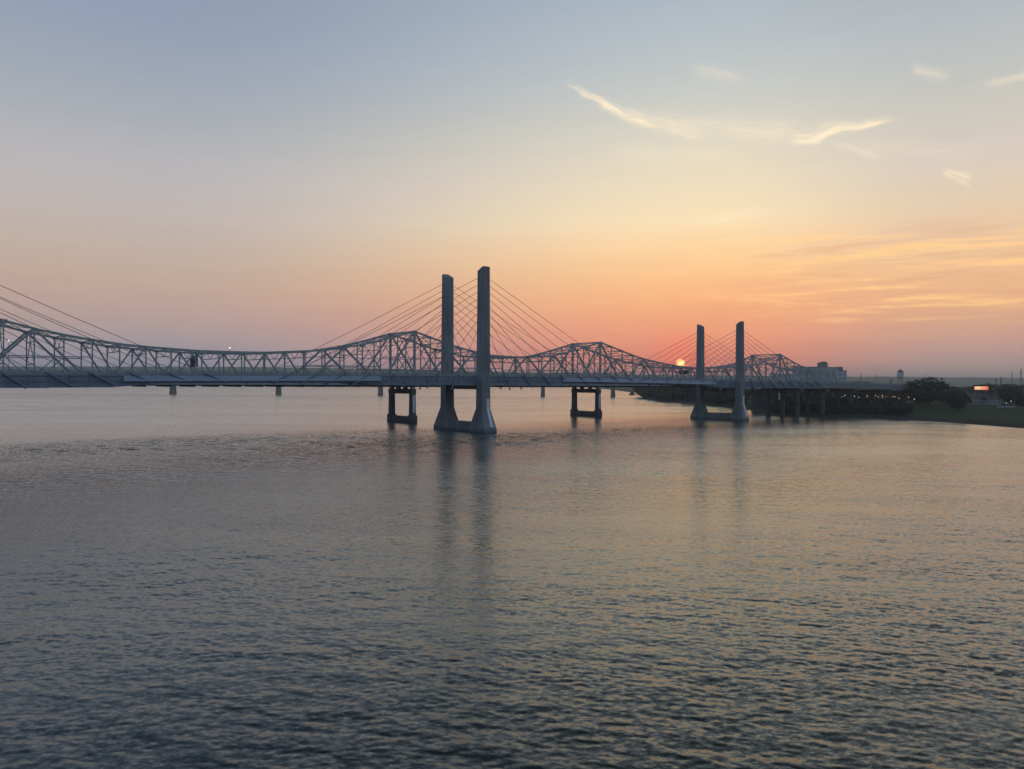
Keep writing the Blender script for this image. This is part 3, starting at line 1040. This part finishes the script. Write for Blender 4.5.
# masts with lamps on the truss bridge
lm = MB(); tL = -101.6
zl = H + (382.35 - 1.2 - 348.5) / F * 366.7
lm.tube([(tL, -HW, kt(tL) + .45), (tL, -HW, zl)], .09, 6)
ml = lm.build('lamp_mast', M['metal_pole'], truss)
MB().lathe([(0.05, -.3), (.15, -.12), (.15, .12), (.05, .3)], (tL, -HW, zl + .3), 10).build('lamp', M['lamp_small'], ml)
lm = MB(); tL = -190.0
zl = H + 39.0 * 312 / F
lm.tube([(tL, -HW + 1.6, kb(tL) + 1.3), (tL, -HW + 1.6, zl)], .08, 6)
ml = lm.build('lamp_mast', M['metal_pole'], truss)
MB().lathe([(0.05, -.3), (.15, -.12), (.15, .12), (.05, .3)], (tL, -HW + 1.6, zl + .3), 10).build('lamp', M['lamp_small'], ml)

def kworld(t, y, z):
    return Vector((KX + math.cos(A) * t - math.sin(A) * y, KY + math.sin(A) * t + math.cos(A) * y, z))

def road_sign(t, panels_, label, yc=-HW + 5.5):
    """dark backs of traffic signs hung from the top bracing, facing along the road"""
    z = kt(t)
    o = empty('road_sign', kworld(t, yc, 0), A, label, 'road sign', 'signs hung in the truss')
    fr = MB()
    lo = min(p[2] for p in panels_); hi = max(p[3] for p in panels_)
    y0 = min(p[0] for p in panels_); y1 = max(p[1] for p in panels_)
    for y in np.linspace(y0 + .5, y1 - .5, 4):
        fr.box((.16, y - .09, z + lo), (.34, y + .09, z - .25))
    for zz in (z + lo + .6, z + hi - .6):
        fr.box((.35, y0, zz - .1), (.5, y1, zz + .1))
    fr.build('frame', M['metal_pole'], o)
    for (a, b, c, d) in panels_:
        MB().box((-.05, a, z + c), (.15, b, z + d)).build('panel', M['sign_dark'], o)
    return o
road_sign(-116.5, [(-5.5, -1.6, -7.2, -0.6), (-1.4, 6.2, -7.4, -2.2)], 'wide pair of dark sign panels hung in the truss, left of the first portal pier')
road_sign(52.5, [(-3.5, 3.5, -6.0, -2.2)], 'dark sign panel in the truss just right of the tallest towers')
road_sign(237.5, [(-5, 4, -5.2, -2.0)], 'dark sign panel in the truss between the low sun and the smaller towers')

# ------------------------------------------------------------------ old bridge farther down the river: piers and low girders
OX, OY = 0.0, 0.0
P_OLD = [(173, 394.6), (279, 395.8), (381, 397.2), (543, 399.2), (613, 399.6)]
old_pts = []
for x, y in P_OLD:
    Y = 1330.0 + (x - 381) * -0.25
    old_pts.append(Vector(((x - 512) / F * Y, Y, 0)))
d_old = (old_pts[-1] - old_pts[0]).normalized()
old = empty('girder_bridge', (old_pts[0].x, old_pts[0].y, 0), math.atan2(d_old.y, d_old.x),
            'third bridge in the distance, a low girder span on slim stone piers', 'bridge')
plen = [(p - old_pts[0]).dot(d_old) for p in old_pts]
MB().box((-500, -6, 20.6), (plen[-1] + 330, 6, 23.4)).build('girder', M['truss_steel'], old)
MB().box((-500, -7, 23.41), (plen[-1] + 330, 7, 24.0)).build('deck_slab', M['deck_concrete'], old)
for k in (-1, 1):
    MB().box((-500, k * 6.8 - .15, 24.02), (plen[-1] + 330, k * 6.8 + .15, 25.1)).build('parapet', M['deck_concrete'], old)
for i, s in enumerate([-480, ] + plen + [plen[-1] + 130, plen[-1] + 260]):
    w = 3.0 if i not in (1, 5) else 3.6
    pr = MB()
    def rg2(z, a, b):
        return [(s - a, -b, z), (s, -b - a * .8, z), (s + a, -b, z), (s + a, b, z), (s, b + a * .8, z), (s - a, b, z)]
    pr.loft([rg2(-3, w * 1.12, 5.7), rg2(3.0, w * 1.1, 5.6), rg2(3.4, w, 5.2), rg2(18.6, w * .86, 4.8), rg2(18.8, w, 5.4), rg2(20.55, w, 5.4)])
    pr.build('pier', M['stone'], old)

# ------------------------------------------------------------------ trees
def make_tree(seed, h, w, mat, trunk_frac=0.22, leaves=3200, leaf=0.95):
    rr = random.Random(seed)
    tr = MB()
    th = h * trunk_frac
    lean = rr.uniform(-.4, .4)
    tr.tube([(0, 0, -.6), (lean * .3, 0, th * .5), (lean * .6, .1, th), (lean, .2, h * .55), (lean * 1.2, .2, h * .82)], [h * .036, h * .03, h * .026, h * .015, .05], 7)
    for k in range(7):
        a = rr.uniform(0, 6.28); z = rr.uniform(th * .9, h * .6)
        L = w * rr.uniform(.28, .44)
        tr.tube([(lean * .6, .1, z), (L * .5 * math.cos(a), L * .5 * math.sin(a), z + h * .09), (L * math.cos(a), L * math.sin(a), z + h * rr.uniform(.12, .24))], [h * .013, h * .009, .04], 5)
    lobes = [(lean, .2, h * .60, w * .40, h * .34), (lean * .5, .1, h * (.30 + trunk_frac), w * .33, h * .24)]
    for k in range(9):
        a = rr.uniform(0, 6.28); d = w * rr.uniform(.14, .38)
        z = rr.uniform(th + h * .12, h * .86)
        s = rr.uniform(.55, 1.0) * (1.1 - .55 * z / h)
        lobes.append((d * math.cos(a), d * math.sin(a), z, w * .27 * s, h * .19 * s))
    cr = MB()
    wts = [l[3] ** 2 for l in lobes]
    for k in range(leaves):
        l = rr.choices(lobes, wts)[0]
        v = Vector((rr.gauss(0, 1), rr.gauss(0, 1), rr.gauss(0, 1))).normalized()
        q = rr.random() ** .4
        if rr.random() < .07:
            q *= 1.22
        p = Vector((l[0] + v.x * l[3] * q, l[1] + v.y * l[3] * q, l[2] + v.z * l[4] * q))
        nrm_ = (v + Vector((rr.gauss(0, .6), rr.gauss(0, .6), rr.gauss(.3, .6)))).normalized()
        s = nrm_.orthogonal().normalized()
        u = nrm_.cross(s)
        ro = rr.uniform(0, 6.28)
        s, u = s * math.cos(ro) + u * math.sin(ro), u * math.cos(ro) - s * math.sin(ro)
        a, b = leaf * rr.uniform(.6, 1.25), leaf * rr.uniform(.4, .9)
        cr.raw([p - s * a, p - u * b * .7, p + s * a, p + u * b], [(0, 1, 2, 3)])
    return tr, cr

tree_kinds = {}
def tree_proto(kind):
    if kind not in tree_kinds:
        spec = {'round': (11, 20, 21, 'leaf', .07), 'broad': (23, 15, 22, 'leaf', .08), 'tall': (31, 19, 12, 'leaf_b', .08),
                'small': (43, 10, 11, 'leaf_b', .08), 'shaggy': (59, 16, 17, 'leaf', .10), 'bush': (71, 7, 12, 'leaf', .02)}[kind]
        tr, cr = make_tree(spec[0], spec[1], spec[2], None, spec[4])
        tree_kinds[kind] = [spec, tr, cr, None]
    return tree_kinds[kind]

def plant_tree(kind, x, y, h, label, group=None, wide=1.0, sink=0.0):
    spec, tr, cr, proto = tree_proto(kind)
    if proto is None:
        o = empty('tree', (0, 0, 0))
        tr.build('trunk', M['bark'], o)
        cr.build('crown', M[spec[3]], o)
        tree_kinds[kind][3] = o
    else:
        o = copy_tree(proto)
    s = h / spec[1]
    o.location = (x, y, land_z(x, y) - sink)
    o.rotation_euler = (0, 0, (x * 1.7 + y * 0.9) % 6.28)
    o.scale = (s * wide, s * wide, s)
    for k in ('group',):
        if k in o:
            del o[k]
    tag(o, label, 'tree', group)
    return o

def tree_at(kind, px, top, Y, label, group=None, wide=1.0):
    p = at(px, top, Y)
    gz = land_z(p.x, Y)
    return plant_tree(kind, p.x, Y, max(4.0, p.z - gz), label, group, wide)

tree_at('round', 929, 374.6, 600, 'tallest round tree at the far end of the viaduct, rising above the far hills', None, 1.3)
tree_at('broad', 954, 388.5, 566, 'broad dark tree on the lawn right of the tallest round tree', None, 1.1)
tree_at('shaggy', 958, 394, 527, 'dark tree nearest the river edge, alone on the green lawn')
tree_at('broad', 1011, 385.0, 640, 'wide dark tree right of the glowing billboard', None, 1.0)
tree_at('shaggy', 1021, 396, 545, 'low dark tree at the right edge of the picture, in front of the wide one', None, 1.1)
tree_at('small', 866, 380.8, 1000, 'rounded tree seen over the viaduct deck beside the pale grain elevator', None, 1.5)
tree_at('tall', 852, 382.3, 1010, 'smaller tree at the foot of the grain elevator, seen over the viaduct', None, 1.5)

rt = random.Random(5)
bank_label = 'dark bank tree on the wooded point below the truss bridge'
x = 640.0
while x < 742:
    f = (x - 640) / 100.0
    Yb = {0: 1500}.get(x, None)
    sy = lerp([(637, 393.0), (641, 396.2), (646, 399.0), (660, 401.3), (695, 404.2), (734, 408), (762, 411.5)], x)
    Y = H / ((sy - hor(x)) / F) * 1.06 + rt.uniform(8, 70)
    top = rt.uniform(382.0, 387.5)
    tree_at(rt.choice(['round', 'broad', 'shaggy', 'tall']), x + rt.uniform(-1.5, 1.5), top, Y, bank_label, 'trees on the wooded point', 1.25)
    x += rt.uniform(3.0, 5.0)
x = 770.0
while x < 926:
    Y = rt.uniform(640, 780)
    tree_at(rt.choice(['round', 'broad', 'shaggy', 'small']), x, rt.uniform(392.5, 397.5), Y, 'dark tree in the gloom under the approach viaduct', 'trees under the viaduct', 1.25)
    x += rt.uniform(4.0, 7.5)
x = 742.0
while x < 915:
    Y = rt.uniform(820, 1000)
    tree_at(rt.choice(['round', 'broad', 'shaggy', 'small']), x, rt.uniform(386.0, 389.0), Y, 'dark tree in the gloom under the approach viaduct', 'trees under the viaduct', 1.25)
    x += rt.uniform(4.0, 7.0)
x = 880.0
while x < 1060:
    Y = rt.uniform(850, 1250)
    tree_at(rt.choice(['round', 'broad', 'shaggy', 'small', 'tall']), x, rt.uniform(382.8, 387.5), Y, 'dark tree in the treeline behind the lawn', 'treeline behind the lawn', 1.3)
    x += rt.uniform(3.4, 6.2)
x = 940.0
while x < 1070:
    Y = rt.uniform(650, 730)
    tree_at(rt.choice(['broad', 'shaggy', 'small']), x, rt.uniform(392.5, 397), Y, 'dark middle distance tree between lawn and treeline', 'middle distance trees', 1.2)
    x += rt.uniform(6, 12)

def bush_along(x0, x1, step, inland, top_rise, label, group):
    x = x0
    while x < x1:
        sy = lerp([(637, 393.0), (641, 396.2), (646, 399.0), (660, 401.3), (675, 402.4), (695, 404.2), (734, 408), (762, 411.5), (776, 415.6), (800, 417.0), (840, 417.4), (880, 418.8), (920, 420.6), (950, 422.4), (985, 425), (1024, 428.2)], x)
        Y = H / ((sy - hor(x)) / F)
        Y *= 1 + (inland * rt.uniform(.6, 1.5)) / Y
        px_ = (x - 512) / F * Y
        plant_tree('bush', px_, Y, (0.42 if 676 < x < 702 else 1.0) * top_rise * rt.uniform(.7, 1.35), label, group, rt.uniform(.9, 1.5))
        x += step * rt.uniform(.7, 1.3)
bush_along(644, 745, 3.2, 34, 9.0, 'bushy dark thicket along the river edge of the wooded point', 'thickets along the wooded point')
bush_along(772, 905, 5.0, 22, 6.0, 'dark bush on the bank beneath the approach viaduct', 'bushes beneath the viaduct')
bush_along(772, 900, 6.0, 60, 6.3, 'dark bush on the bank beneath the approach viaduct', 'bushes beneath the viaduct')

# ------------------------------------------------------------------ grain elevator and buildings
def elevator():
    Y = 1200.0
    p = at(824, 386, Y)
    o = empty('grain_elevator', (p.x, Y, 6), R(14), 'big pale concrete grain elevator behind the far end of the truss', 'building')
    k = Y / F
    zt = lambda y: H + (hor(822) - y) * k - 6
    body = MB()
    for i in range(11):
        cx = -41 + i * 5.6
        body.lathe([(2.95, 0), (2.95, zt(367.8) - .6)], (cx, -8.0, 0), 14)
    body.box((-44, -8.0, 0), (19, 14, zt(367.6)))
    b = body.build('silo_block', M['grain_concrete'], o)
    MB().box((-44.5, -9.5, zt(367.6)), (19.4, 14.6, zt(367.6) + 1.0)).build('cornice', M['grain_concrete'], b)
    MB().box((19.02, -7, 0), (35.5, 13, zt(370.2))).build('head_house', M['grain_concrete'], o)
    MB().box((20.5, -4, zt(370.2)), (31, 9, zt(366.8))).build('roof_house', M['grain_dark'], o)
    MB().box((-6.5, -4, zt(367.6) + 1.01), (3.5, 8, zt(362.6))).build('roof_house', M['grain_dark'], o)
    MB().box((-3.5, -3, zt(362.6)), (1.5, 4, zt(361.6))).build('vent_house', M['grain_dark'], o)
    MB().box((-82, -5, 0), (-44.02, 12, zt(374.0))).build('annex', M['grain_concrete'], o)
    for i in range(6):
        for j in range(5):
            if (i * 3 + j) % 4:
                MB().box((20.6 + i * 2.4, -7.06, 12 + j * 6), (21.9 + i * 2.4, -6.9, 14 + j * 6)).build('window', M['window_dark'], o)
elevator()

def house(px, Y, w, d, h, wall, label, rz=0.0, roof='gable', group=None):
    p = at(px, 400, Y)
    z = land_z(p.x, Y)
    o = empty('house', (p.x, Y, z - .2), rz, label, 'house', group)
    MB().box((-w / 2, -d / 2, 0), (w / 2, d / 2, h)).build('wall', wall, o)
    if roof == 'gable':
        rf = MB().raw([(-w / 2 - .4, -d / 2 - .5, h + .02), (w / 2 + .4, -d / 2 - .5, h + .02), (w / 2 + .4, d / 2 + .5, h + .02), (-w / 2 - .4, d / 2 + .5, h + .02), (-w / 2 - .4, 0, h + d * .36), (w / 2 + .4, 0, h + d * .36)],
                 [(0, 1, 5, 4), (2, 3, 4, 5), (1, 2, 5), (3, 0, 4), (3, 2, 1, 0)]).build('roof', M['roof_dark'], o)
        MB().box((w * .2, -.5, h + d * .2), (w * .2 + .9, .5, h + d * .36 + 1.2)).build('chimney', M['brick'], rf)
    else:
        MB().box((-w / 2 - .3, -d / 2 - .3, h + .01), (w / 2 + .3, d / 2 + .3, h + .7)).build('roof', M['roof_dark'], o)
    n = max(2, int(w / 3.2))
    for i in range(n):
        x0 = -w / 2 + (i + .5) * w / n
        for zz in ([1.2] if h < 5 else [1.2, 4.2]):
            MB().box((x0 - .5, -d / 2 - .05, zz), (x0 + .5, -d / 2 + .1, zz + 1.5)).build('window', M['window_dark'], o)
    return o

house(972, 620, 12, 9, 6.2, M['wall_pale'], 'pale two storey house just under the left end of the glowing billboard', R(8))
house(983, 640, 9, 8, 5.6, M['brick'], 'brick house behind the lawn, straight below the glowing billboard', R(-6))
house(991, 615, 11, 8, 4.2, M['wall_pale'], 'low pale house between the billboard and the wide dark tree', R(4))
house(1000, 660, 10, 8, 6.0, M['wall_pale'], 'pale house half behind the wide dark tree', R(-3))
house(689, 968, 22, 9, 6.5, M['wall_pale'], 'long pale flat roofed building on the wooded point', R(6), 'flat')

# white wall at the edge of the lawn
p = at(1007, 411.5, 548)
lw = empty('lawn_wall', (p.x, 548, land_z(p.x, 548)), R(-4), 'low pale wall at the right end of the lawn', 'wall')
MB().box((-6.5, -.25, -.3), (6.5, .25, 1.1)).build('wall_body', M['wall_pale'], lw)
MB().box((-6.6, -.35, 1.11), (6.6, .35, 1.3)).build('coping', M['white_paint'], lw)

# glowing billboard
Y = 700.0
p = at(981.5, 388.2, Y)
k = Y / F
bz = land_z(p.x, Y)
bb = empty('billboard', (p.x, Y, bz), R(-6), 'glowing orange and white screen billboard in the dark treeline', 'billboard')
zc = p.z - bz
wS, hS = 6.6 * k, 1.75 * k
MB().box((-wS - .8, .05, zc - hS - .6), (wS + .8, 1.2, zc + hS + 1.3)).build('cabinet', M['sign_dark'], bb)
def screen_material():
    m = bpy.data.materials.new('screen_glow')
    m.use_nodes = True
    n = NT(m.node_tree)
    b = m.node_tree.nodes['Principled BSDF']
    c = n.new('ShaderNodeTexCoord')
    s = n.new('ShaderNodeSeparateXYZ')
    n.link(c.outputs['Generated'], s.inputs[0])
    blot = n.noise(c.outputs['Generated'], 4.5, 2.0, 0.5)
    cc = n.ramp(n.math('ADD', s.outputs[0], n.math('MULTIPLY', n.math('SUBTRACT', blot, 0.5), 0.7)),
                [(0.0, (1.0, 0.42, 0.18)), (0.3, (1.0, 0.70, 0.42)), (0.5, (1.0, 0.36, 0.12)), (0.75, (0.95, 0.32, 0.24)), (1.0, (0.75, 0.10, 0.05))])
    cc = n.mix(n.smooth(s.outputs[2], 0.0, 0.4, 0.75, 0.0), cc, (0.45, 0.10, 0.03))
    n.link(cc, b.inputs['Emission Color'])
    b.inputs['Emission Strength'].default_value = 0.85
    b.inputs['Base Color'].default_value = (0.02, 0.02, 0.02, 1)
    return m
MB().box((-wS, -.08, zc - hS), (wS, .04, zc + hS)).build('screen', screen_material(), bb)
for q in (-.5, .5):
    MB().tube([(q * wS, .6, -.5), (q * wS, .6, zc - hS - .7)], .35, 8).build('post', M['metal_pole'], bb)

# water tower
Y = 1700.0
p = at(900.3, 377, Y)
k = Y / F
gz = land_z(p.x, Y)
wt_o = empty('water_tower', (p.x, Y, gz), 0, 'round water tower with a dark cone roof on the skyline', 'water tower')
zb = H + (hor(900) - 377.5) * k - gz
zc = H + (hor(900) - 372.2) * k - gz
zp = H + (hor(900) - 369.0) * k - gz
rT = 3.0 * k
MB().lathe([(.8, zb - 3.4), (rT * .55, zb - 1.5), (rT * .9, zb), (rT, zb + 1.6), (rT, zc)], (0, 0, 0), 24).build('tank', M['tank'], wt_o, True)
MB().lathe([(rT + .9, zc + .01), (rT * .62, zc + (zp - zc) * .45), (rT * .25, zp - 1.0), (.3, zp)], (0, 0, 0), 24).build('roof', M['tank_roof'], wt_o)
for q in range(6):
    a = q * math.pi / 3
    MB().tube([(rT * .95 * math.cos(a), rT * .95 * math.sin(a), -.5), (rT * .82 * math.cos(a), rT * .82 * math.sin(a), zb + .2)], .55, 6).build('leg', M['tank_roof'], wt_o)
MB().tube([(0, 0, -.5), (0, 0, zb - 3.2)], .85, 8).build('riser', M['tank_roof'], wt_o)
rg_ = MB()
for zz in (zb * .35, zb * .7):
    for q in range(6):
        a, b = q * math.pi / 3, (q + 1) * math.pi / 3
        rg_.beam((rT * .9 * math.cos(a), rT * .9 * math.sin(a), zz), (rT * .9 * math.cos(b), rT * .9 * math.sin(b), zz), .25, .25)
rg_.build('brace_ring', M['tank'], wt_o)

def mast(px, top, Y, label, arms=True):
    p = at(px, top, Y)
    gz = land_z(p.x, Y)
    h = p.z - gz
    o = empty('lattice_mast', (p.x, Y, gz), 0.3, label, 'mast', 'masts on the skyline')
    b = MB()
    w0 = h * .055
    for sx in (-1, 1):
        for sy in (-1, 1):
            b.beam((sx * w0, sy * w0, -.5), (sx * .3, sy * .3, h), .32, .32)
    n = 9
    for i in range(n):
        z0, z1 = h * i / n, h * (i + 1) / n
        a, c = w0 + (.3 - w0) * i / n, w0 + (.3 - w0) * (i + 1) / n
        for s in (-1, 1):
            b.beam((-a, s * a, z0), (c, s * c, z1), .16, .16)
            b.beam((s * a, -a, z0), (s * c, c, z1), .16, .16)
    b.build('lattice', M['metal_pole'], o)
    if arms:
        for f in (.78, .9):
            MB().beam((-h * .1, 0, h * f), (h * .1, 0, h * f), .35, .35).build('cross_arm', M['metal_pole'], o)
    MB().tube([(0, 0, h), (0, 0, h + 2)], .1, 5).build('antenna', M['metal_pole'], o)
mast(861, 373.5, 1900, 'lattice pylon just right of the grain elevator')
mast(876, 374.5, 2100, 'fainter lattice pylon left of the water tower')
mast(1021, 368.5, 1500, 'tallest lattice mast at the right edge of the skyline')
mast(1012, 371.5, 1900, 'slim faint mast left of the tallest mast', False)

def chimney(px, top, Y, r, label):
    p = at(px, top, Y)
    gz = land_z(p.x, Y)
    o = empty('chimney_stack', (p.x, Y, gz), 0, label, 'chimney', 'chimneys on the skyline')
    h = p.z - gz
    MB().lathe([(r * 1.25, -.5), (r, h * .6), (r * .92, h)], (0, 0, 0), 14).build('shaft', M['grain_dark'], o)
    MB().lathe([(r * 1.1, h + .01), (r * 1.1, h + 1.0)], (0, 0, 0), 14).build('rim', M['grain_dark'], o)
chimney(996, 379.3, 1600, 1.5, 'shorter dark chimney left of its taller neighbour on the right skyline')
chimney(1001, 378.0, 1600, 1.8, 'taller dark chimney of the two on the right skyline')
chimney(891, 380.0, 1500, 2.4, 'stubby dark chimney left of the water tower')
chimney(907, 381.4, 1500, 2.4, 'stubby dark chimney right of the water tower')
chimney(909.5, 379.8, 1800, 1.6, 'thin pale stack close to the right of the water tower')

# lamps: street lamps in the town seen under the viaduct, a few on the lawn and point
lamp_root = None
def street_lamp(px, y, Y, label, group, warm=False, size=1.0):
    global lamp_root
    p = at(px, y, Y)
    gz = land_z(p.x, Y)
    h = max(2.5, p.z - gz)
    o = empty('street_lamp', (p.x, Y, gz), 0, label, 'street lamp', group)
    MB().tube([(0, 0, -.3), (0, 0, h - .3)], [.11, .07], 6).build('pole', M['metal_pole'], o)
    MB().beam((0, 0, h - .25), (0, -1.0, h - .15), .1, .1).build('arm', M['metal_pole'], o)
    MB().lathe([(.06, -.3), (.22 * size, -.16), (.27 * size, .0), (.20 * size, .16), (.06, .24)], (0, -1.1, h - .1), 10).build('lamp_head', M['lamp_warm' if warm else 'lamp_cool'], o)
for px, y, sz in ((841.5, 396.6, .8), (844.3, 395.2, 1.0), (854, 396.0, .9), (858.3, 397.3, 1.1), (866.5, 396.0, .8), (874.8, 395.3, .9), (877.5, 397.0, .8), (881.7, 395.4, 1.2), (882, 397.2, .9), (885.3, 396.3, .7),
              (892.5, 396.6, .8), (894.6, 396.6, .7), (898.5, 398.0, .9), (907.8, 397.0, 1.0), (913.6, 399.0, 1.2)):
    street_lamp(px, y, 584 + (px * 7) % 14, 'small lamp in the row shining under the approach viaduct', 'lamps under the viaduct', int(px * 10) % 3 == 0, sz)
street_lamp(1010.3, 401.0, 590, 'bright lamp in front of the wide dark tree at the right, higher of two', None, False, 1.2)
street_lamp(1005.6, 404.6, 585, 'lamp in front of the wide dark tree at the right, lower of two', None, True, 1.2)
street_lamp(943, 392.3, 610, 'dim amber lamp at the right edge of the tallest round tree', None, True, .7)
street_lamp(714.8, 389.0, 900, 'white lamp on the wooded point between the two smaller towers', None, False, 1.2)
street_lamp(783.4, 397.0, 640, 'white lamp under the viaduct just right of the smaller towers', None, False, 1.4)
street_lamp(797.5, 402.3, 640, 'amber lamp among the viaduct piers beside the third portal pier', None, True, 1.3)

# ------------------------------------------------------------------ boats
def towboat(px, wy, w_px, label):
    Y = H / ((wy - hor(px)) / F)
    k = Y / F
    L = w_px * k
    o = empty('towboat', ((px - 512) / F * Y, Y, 0), R(8), label, 'boat')
    hull = MB()
    def sec(x, b, z0, z1):
        return [(x, -b * .85, z0), (x, b * .85, z0), (x, b, z1), (x, -b, z1)]
    hull.loft([sec(-L / 2, 2.6, -.6, 1.6), sec(L * .2, 3.0, -.7, 1.5), sec(L * .42, 2.6, -.5, 1.9), sec(L / 2, 1.6, .2, 2.2)])
    hull.build('hull', M['hull_dark'], o)
    MB().box((-L * .36, -2.1, 1.62), (L * .22, 2.1, 4.0)).build('deck_house', M['hull_rust'], o)
    w = MB().box((-L * .2, -1.6, 4.02), (L * .12, 1.6, 6.2)).build('wheel_house', M['hull_dark'], o)
    MB().box((-L * .12, -1.66, 4.9), (L * .08, -1.55, 5.8)).build('window', M['window_dark'], w)
    MB().tube([(-L * .3, 0, 4.0), (-L * .3, 0, 7.2)], .4, 8).build('funnel', M['hull_dark'], o)
towboat(632.5, 394.9, 7.0, 'small dark towboat on the river left of the wooded point')

Y = 4300.0
bg_o = empty('barge_tow', ((239 - 512) / F * Y, Y, 0), R(3), 'long low dark barge far off below the left span', 'barge')
MB().loft([[(x, -8, -.5), (x, 8, -.5), (x, 9, z), (x, -9, z)] for x, z in ((-75, 3.5), (-70, 5.0), (40, 5.0), (60, 4.4))]).build('hull', M['hull_dark'], bg_o)
MB().box((-60, -6, 5.0), (30, 6, 7.5)).build('cargo_cover', M['hull_rust'], bg_o)
MB().box((64, -5, 0), (80, 5, 7)).build('pusher_house', M['hull_dark'], bg_o)

def moored(px, w, label):
    Y = 2300.0
    k = Y / F
    o = empty('river_boat', ((px - 512) / F * Y, Y, 0), R(-5), label, 'boat', 'white boats below the left span')
    L = w * k
    MB().loft([[(x, -3, -.5), (x, 3, -.5), (x, 3.4, 2.2), (x, -3.4, 2.2)] for x in (-L / 2, L / 2)]).build('hull', M['hull_dark'], o)
    c = MB().box((-L * .42, -2.6, 2.22), (L * .42, 2.6, 8.0)).build('cabin', M['white_paint'], o)
    MB().box((-L * .36, -2.66, 4.4), (L * .36, -2.55, 5.6)).build('window', M['window_dark'], c)
    MB().box((-L * .46, -3, 8.02), (L * .46, 3, 8.5)).build('roof', M['white_paint'], o)
moored(31, 4.0, 'leftmost white boat far off below the left end of the near deck')
moored(37.5, 6.0, 'longest white boat far off below the left end of the near deck')
moored(45.5, 4.6, 'rightmost white boat far off below the left end of the near deck')

# navigation buoys far down the channel
for px, lab in ((500.6, 'left one of two small dark mooring piles right of the tall towers'), (521.4, 'right one of two small dark mooring piles right of the tall towers')):
    Y = 2600.0
    o = empty('mooring_pile', ((px - 512) / F * Y, Y, 0), 0, lab, 'mooring pile', 'mooring piles')
    MB().lathe([(3.0, -2), (3.0, 5.0)], (0, 0, 0), 12).build('shaft', M['stone'], o)
    MB().lathe([(3.6, 5.01), (3.6, 6.0), (1.0, 7.4)], (0, 0, 0), 12).build('cap', M['stone'], o)

# ------------------------------------------------------------------ haze
HAZE = 1.5e-4
hz = MB().box((-9800, -9800, -4.0), (9800, 9800, 128.0))
hm = bpy.data.materials.new('haze')
hm.use_nodes = True
hm.node_tree.nodes.clear()
hn = NT(hm.node_tree)
pv = hn.new('ShaderNodeVolumePrincipled')
pv.inputs['Color'].default_value = (0.75, 0.89, 1.0, 1)
pv.inputs['Density'].default_value = HAZE
pv.inputs['Anisotropy'].default_value = 0.55
ho = hn.new('ShaderNodeOutputMaterial')
hn.link(pv.outputs[0], ho.inputs['Volume'])
hzo = hz.build('haze', hm)
hzo['kind'] = 'stuff'
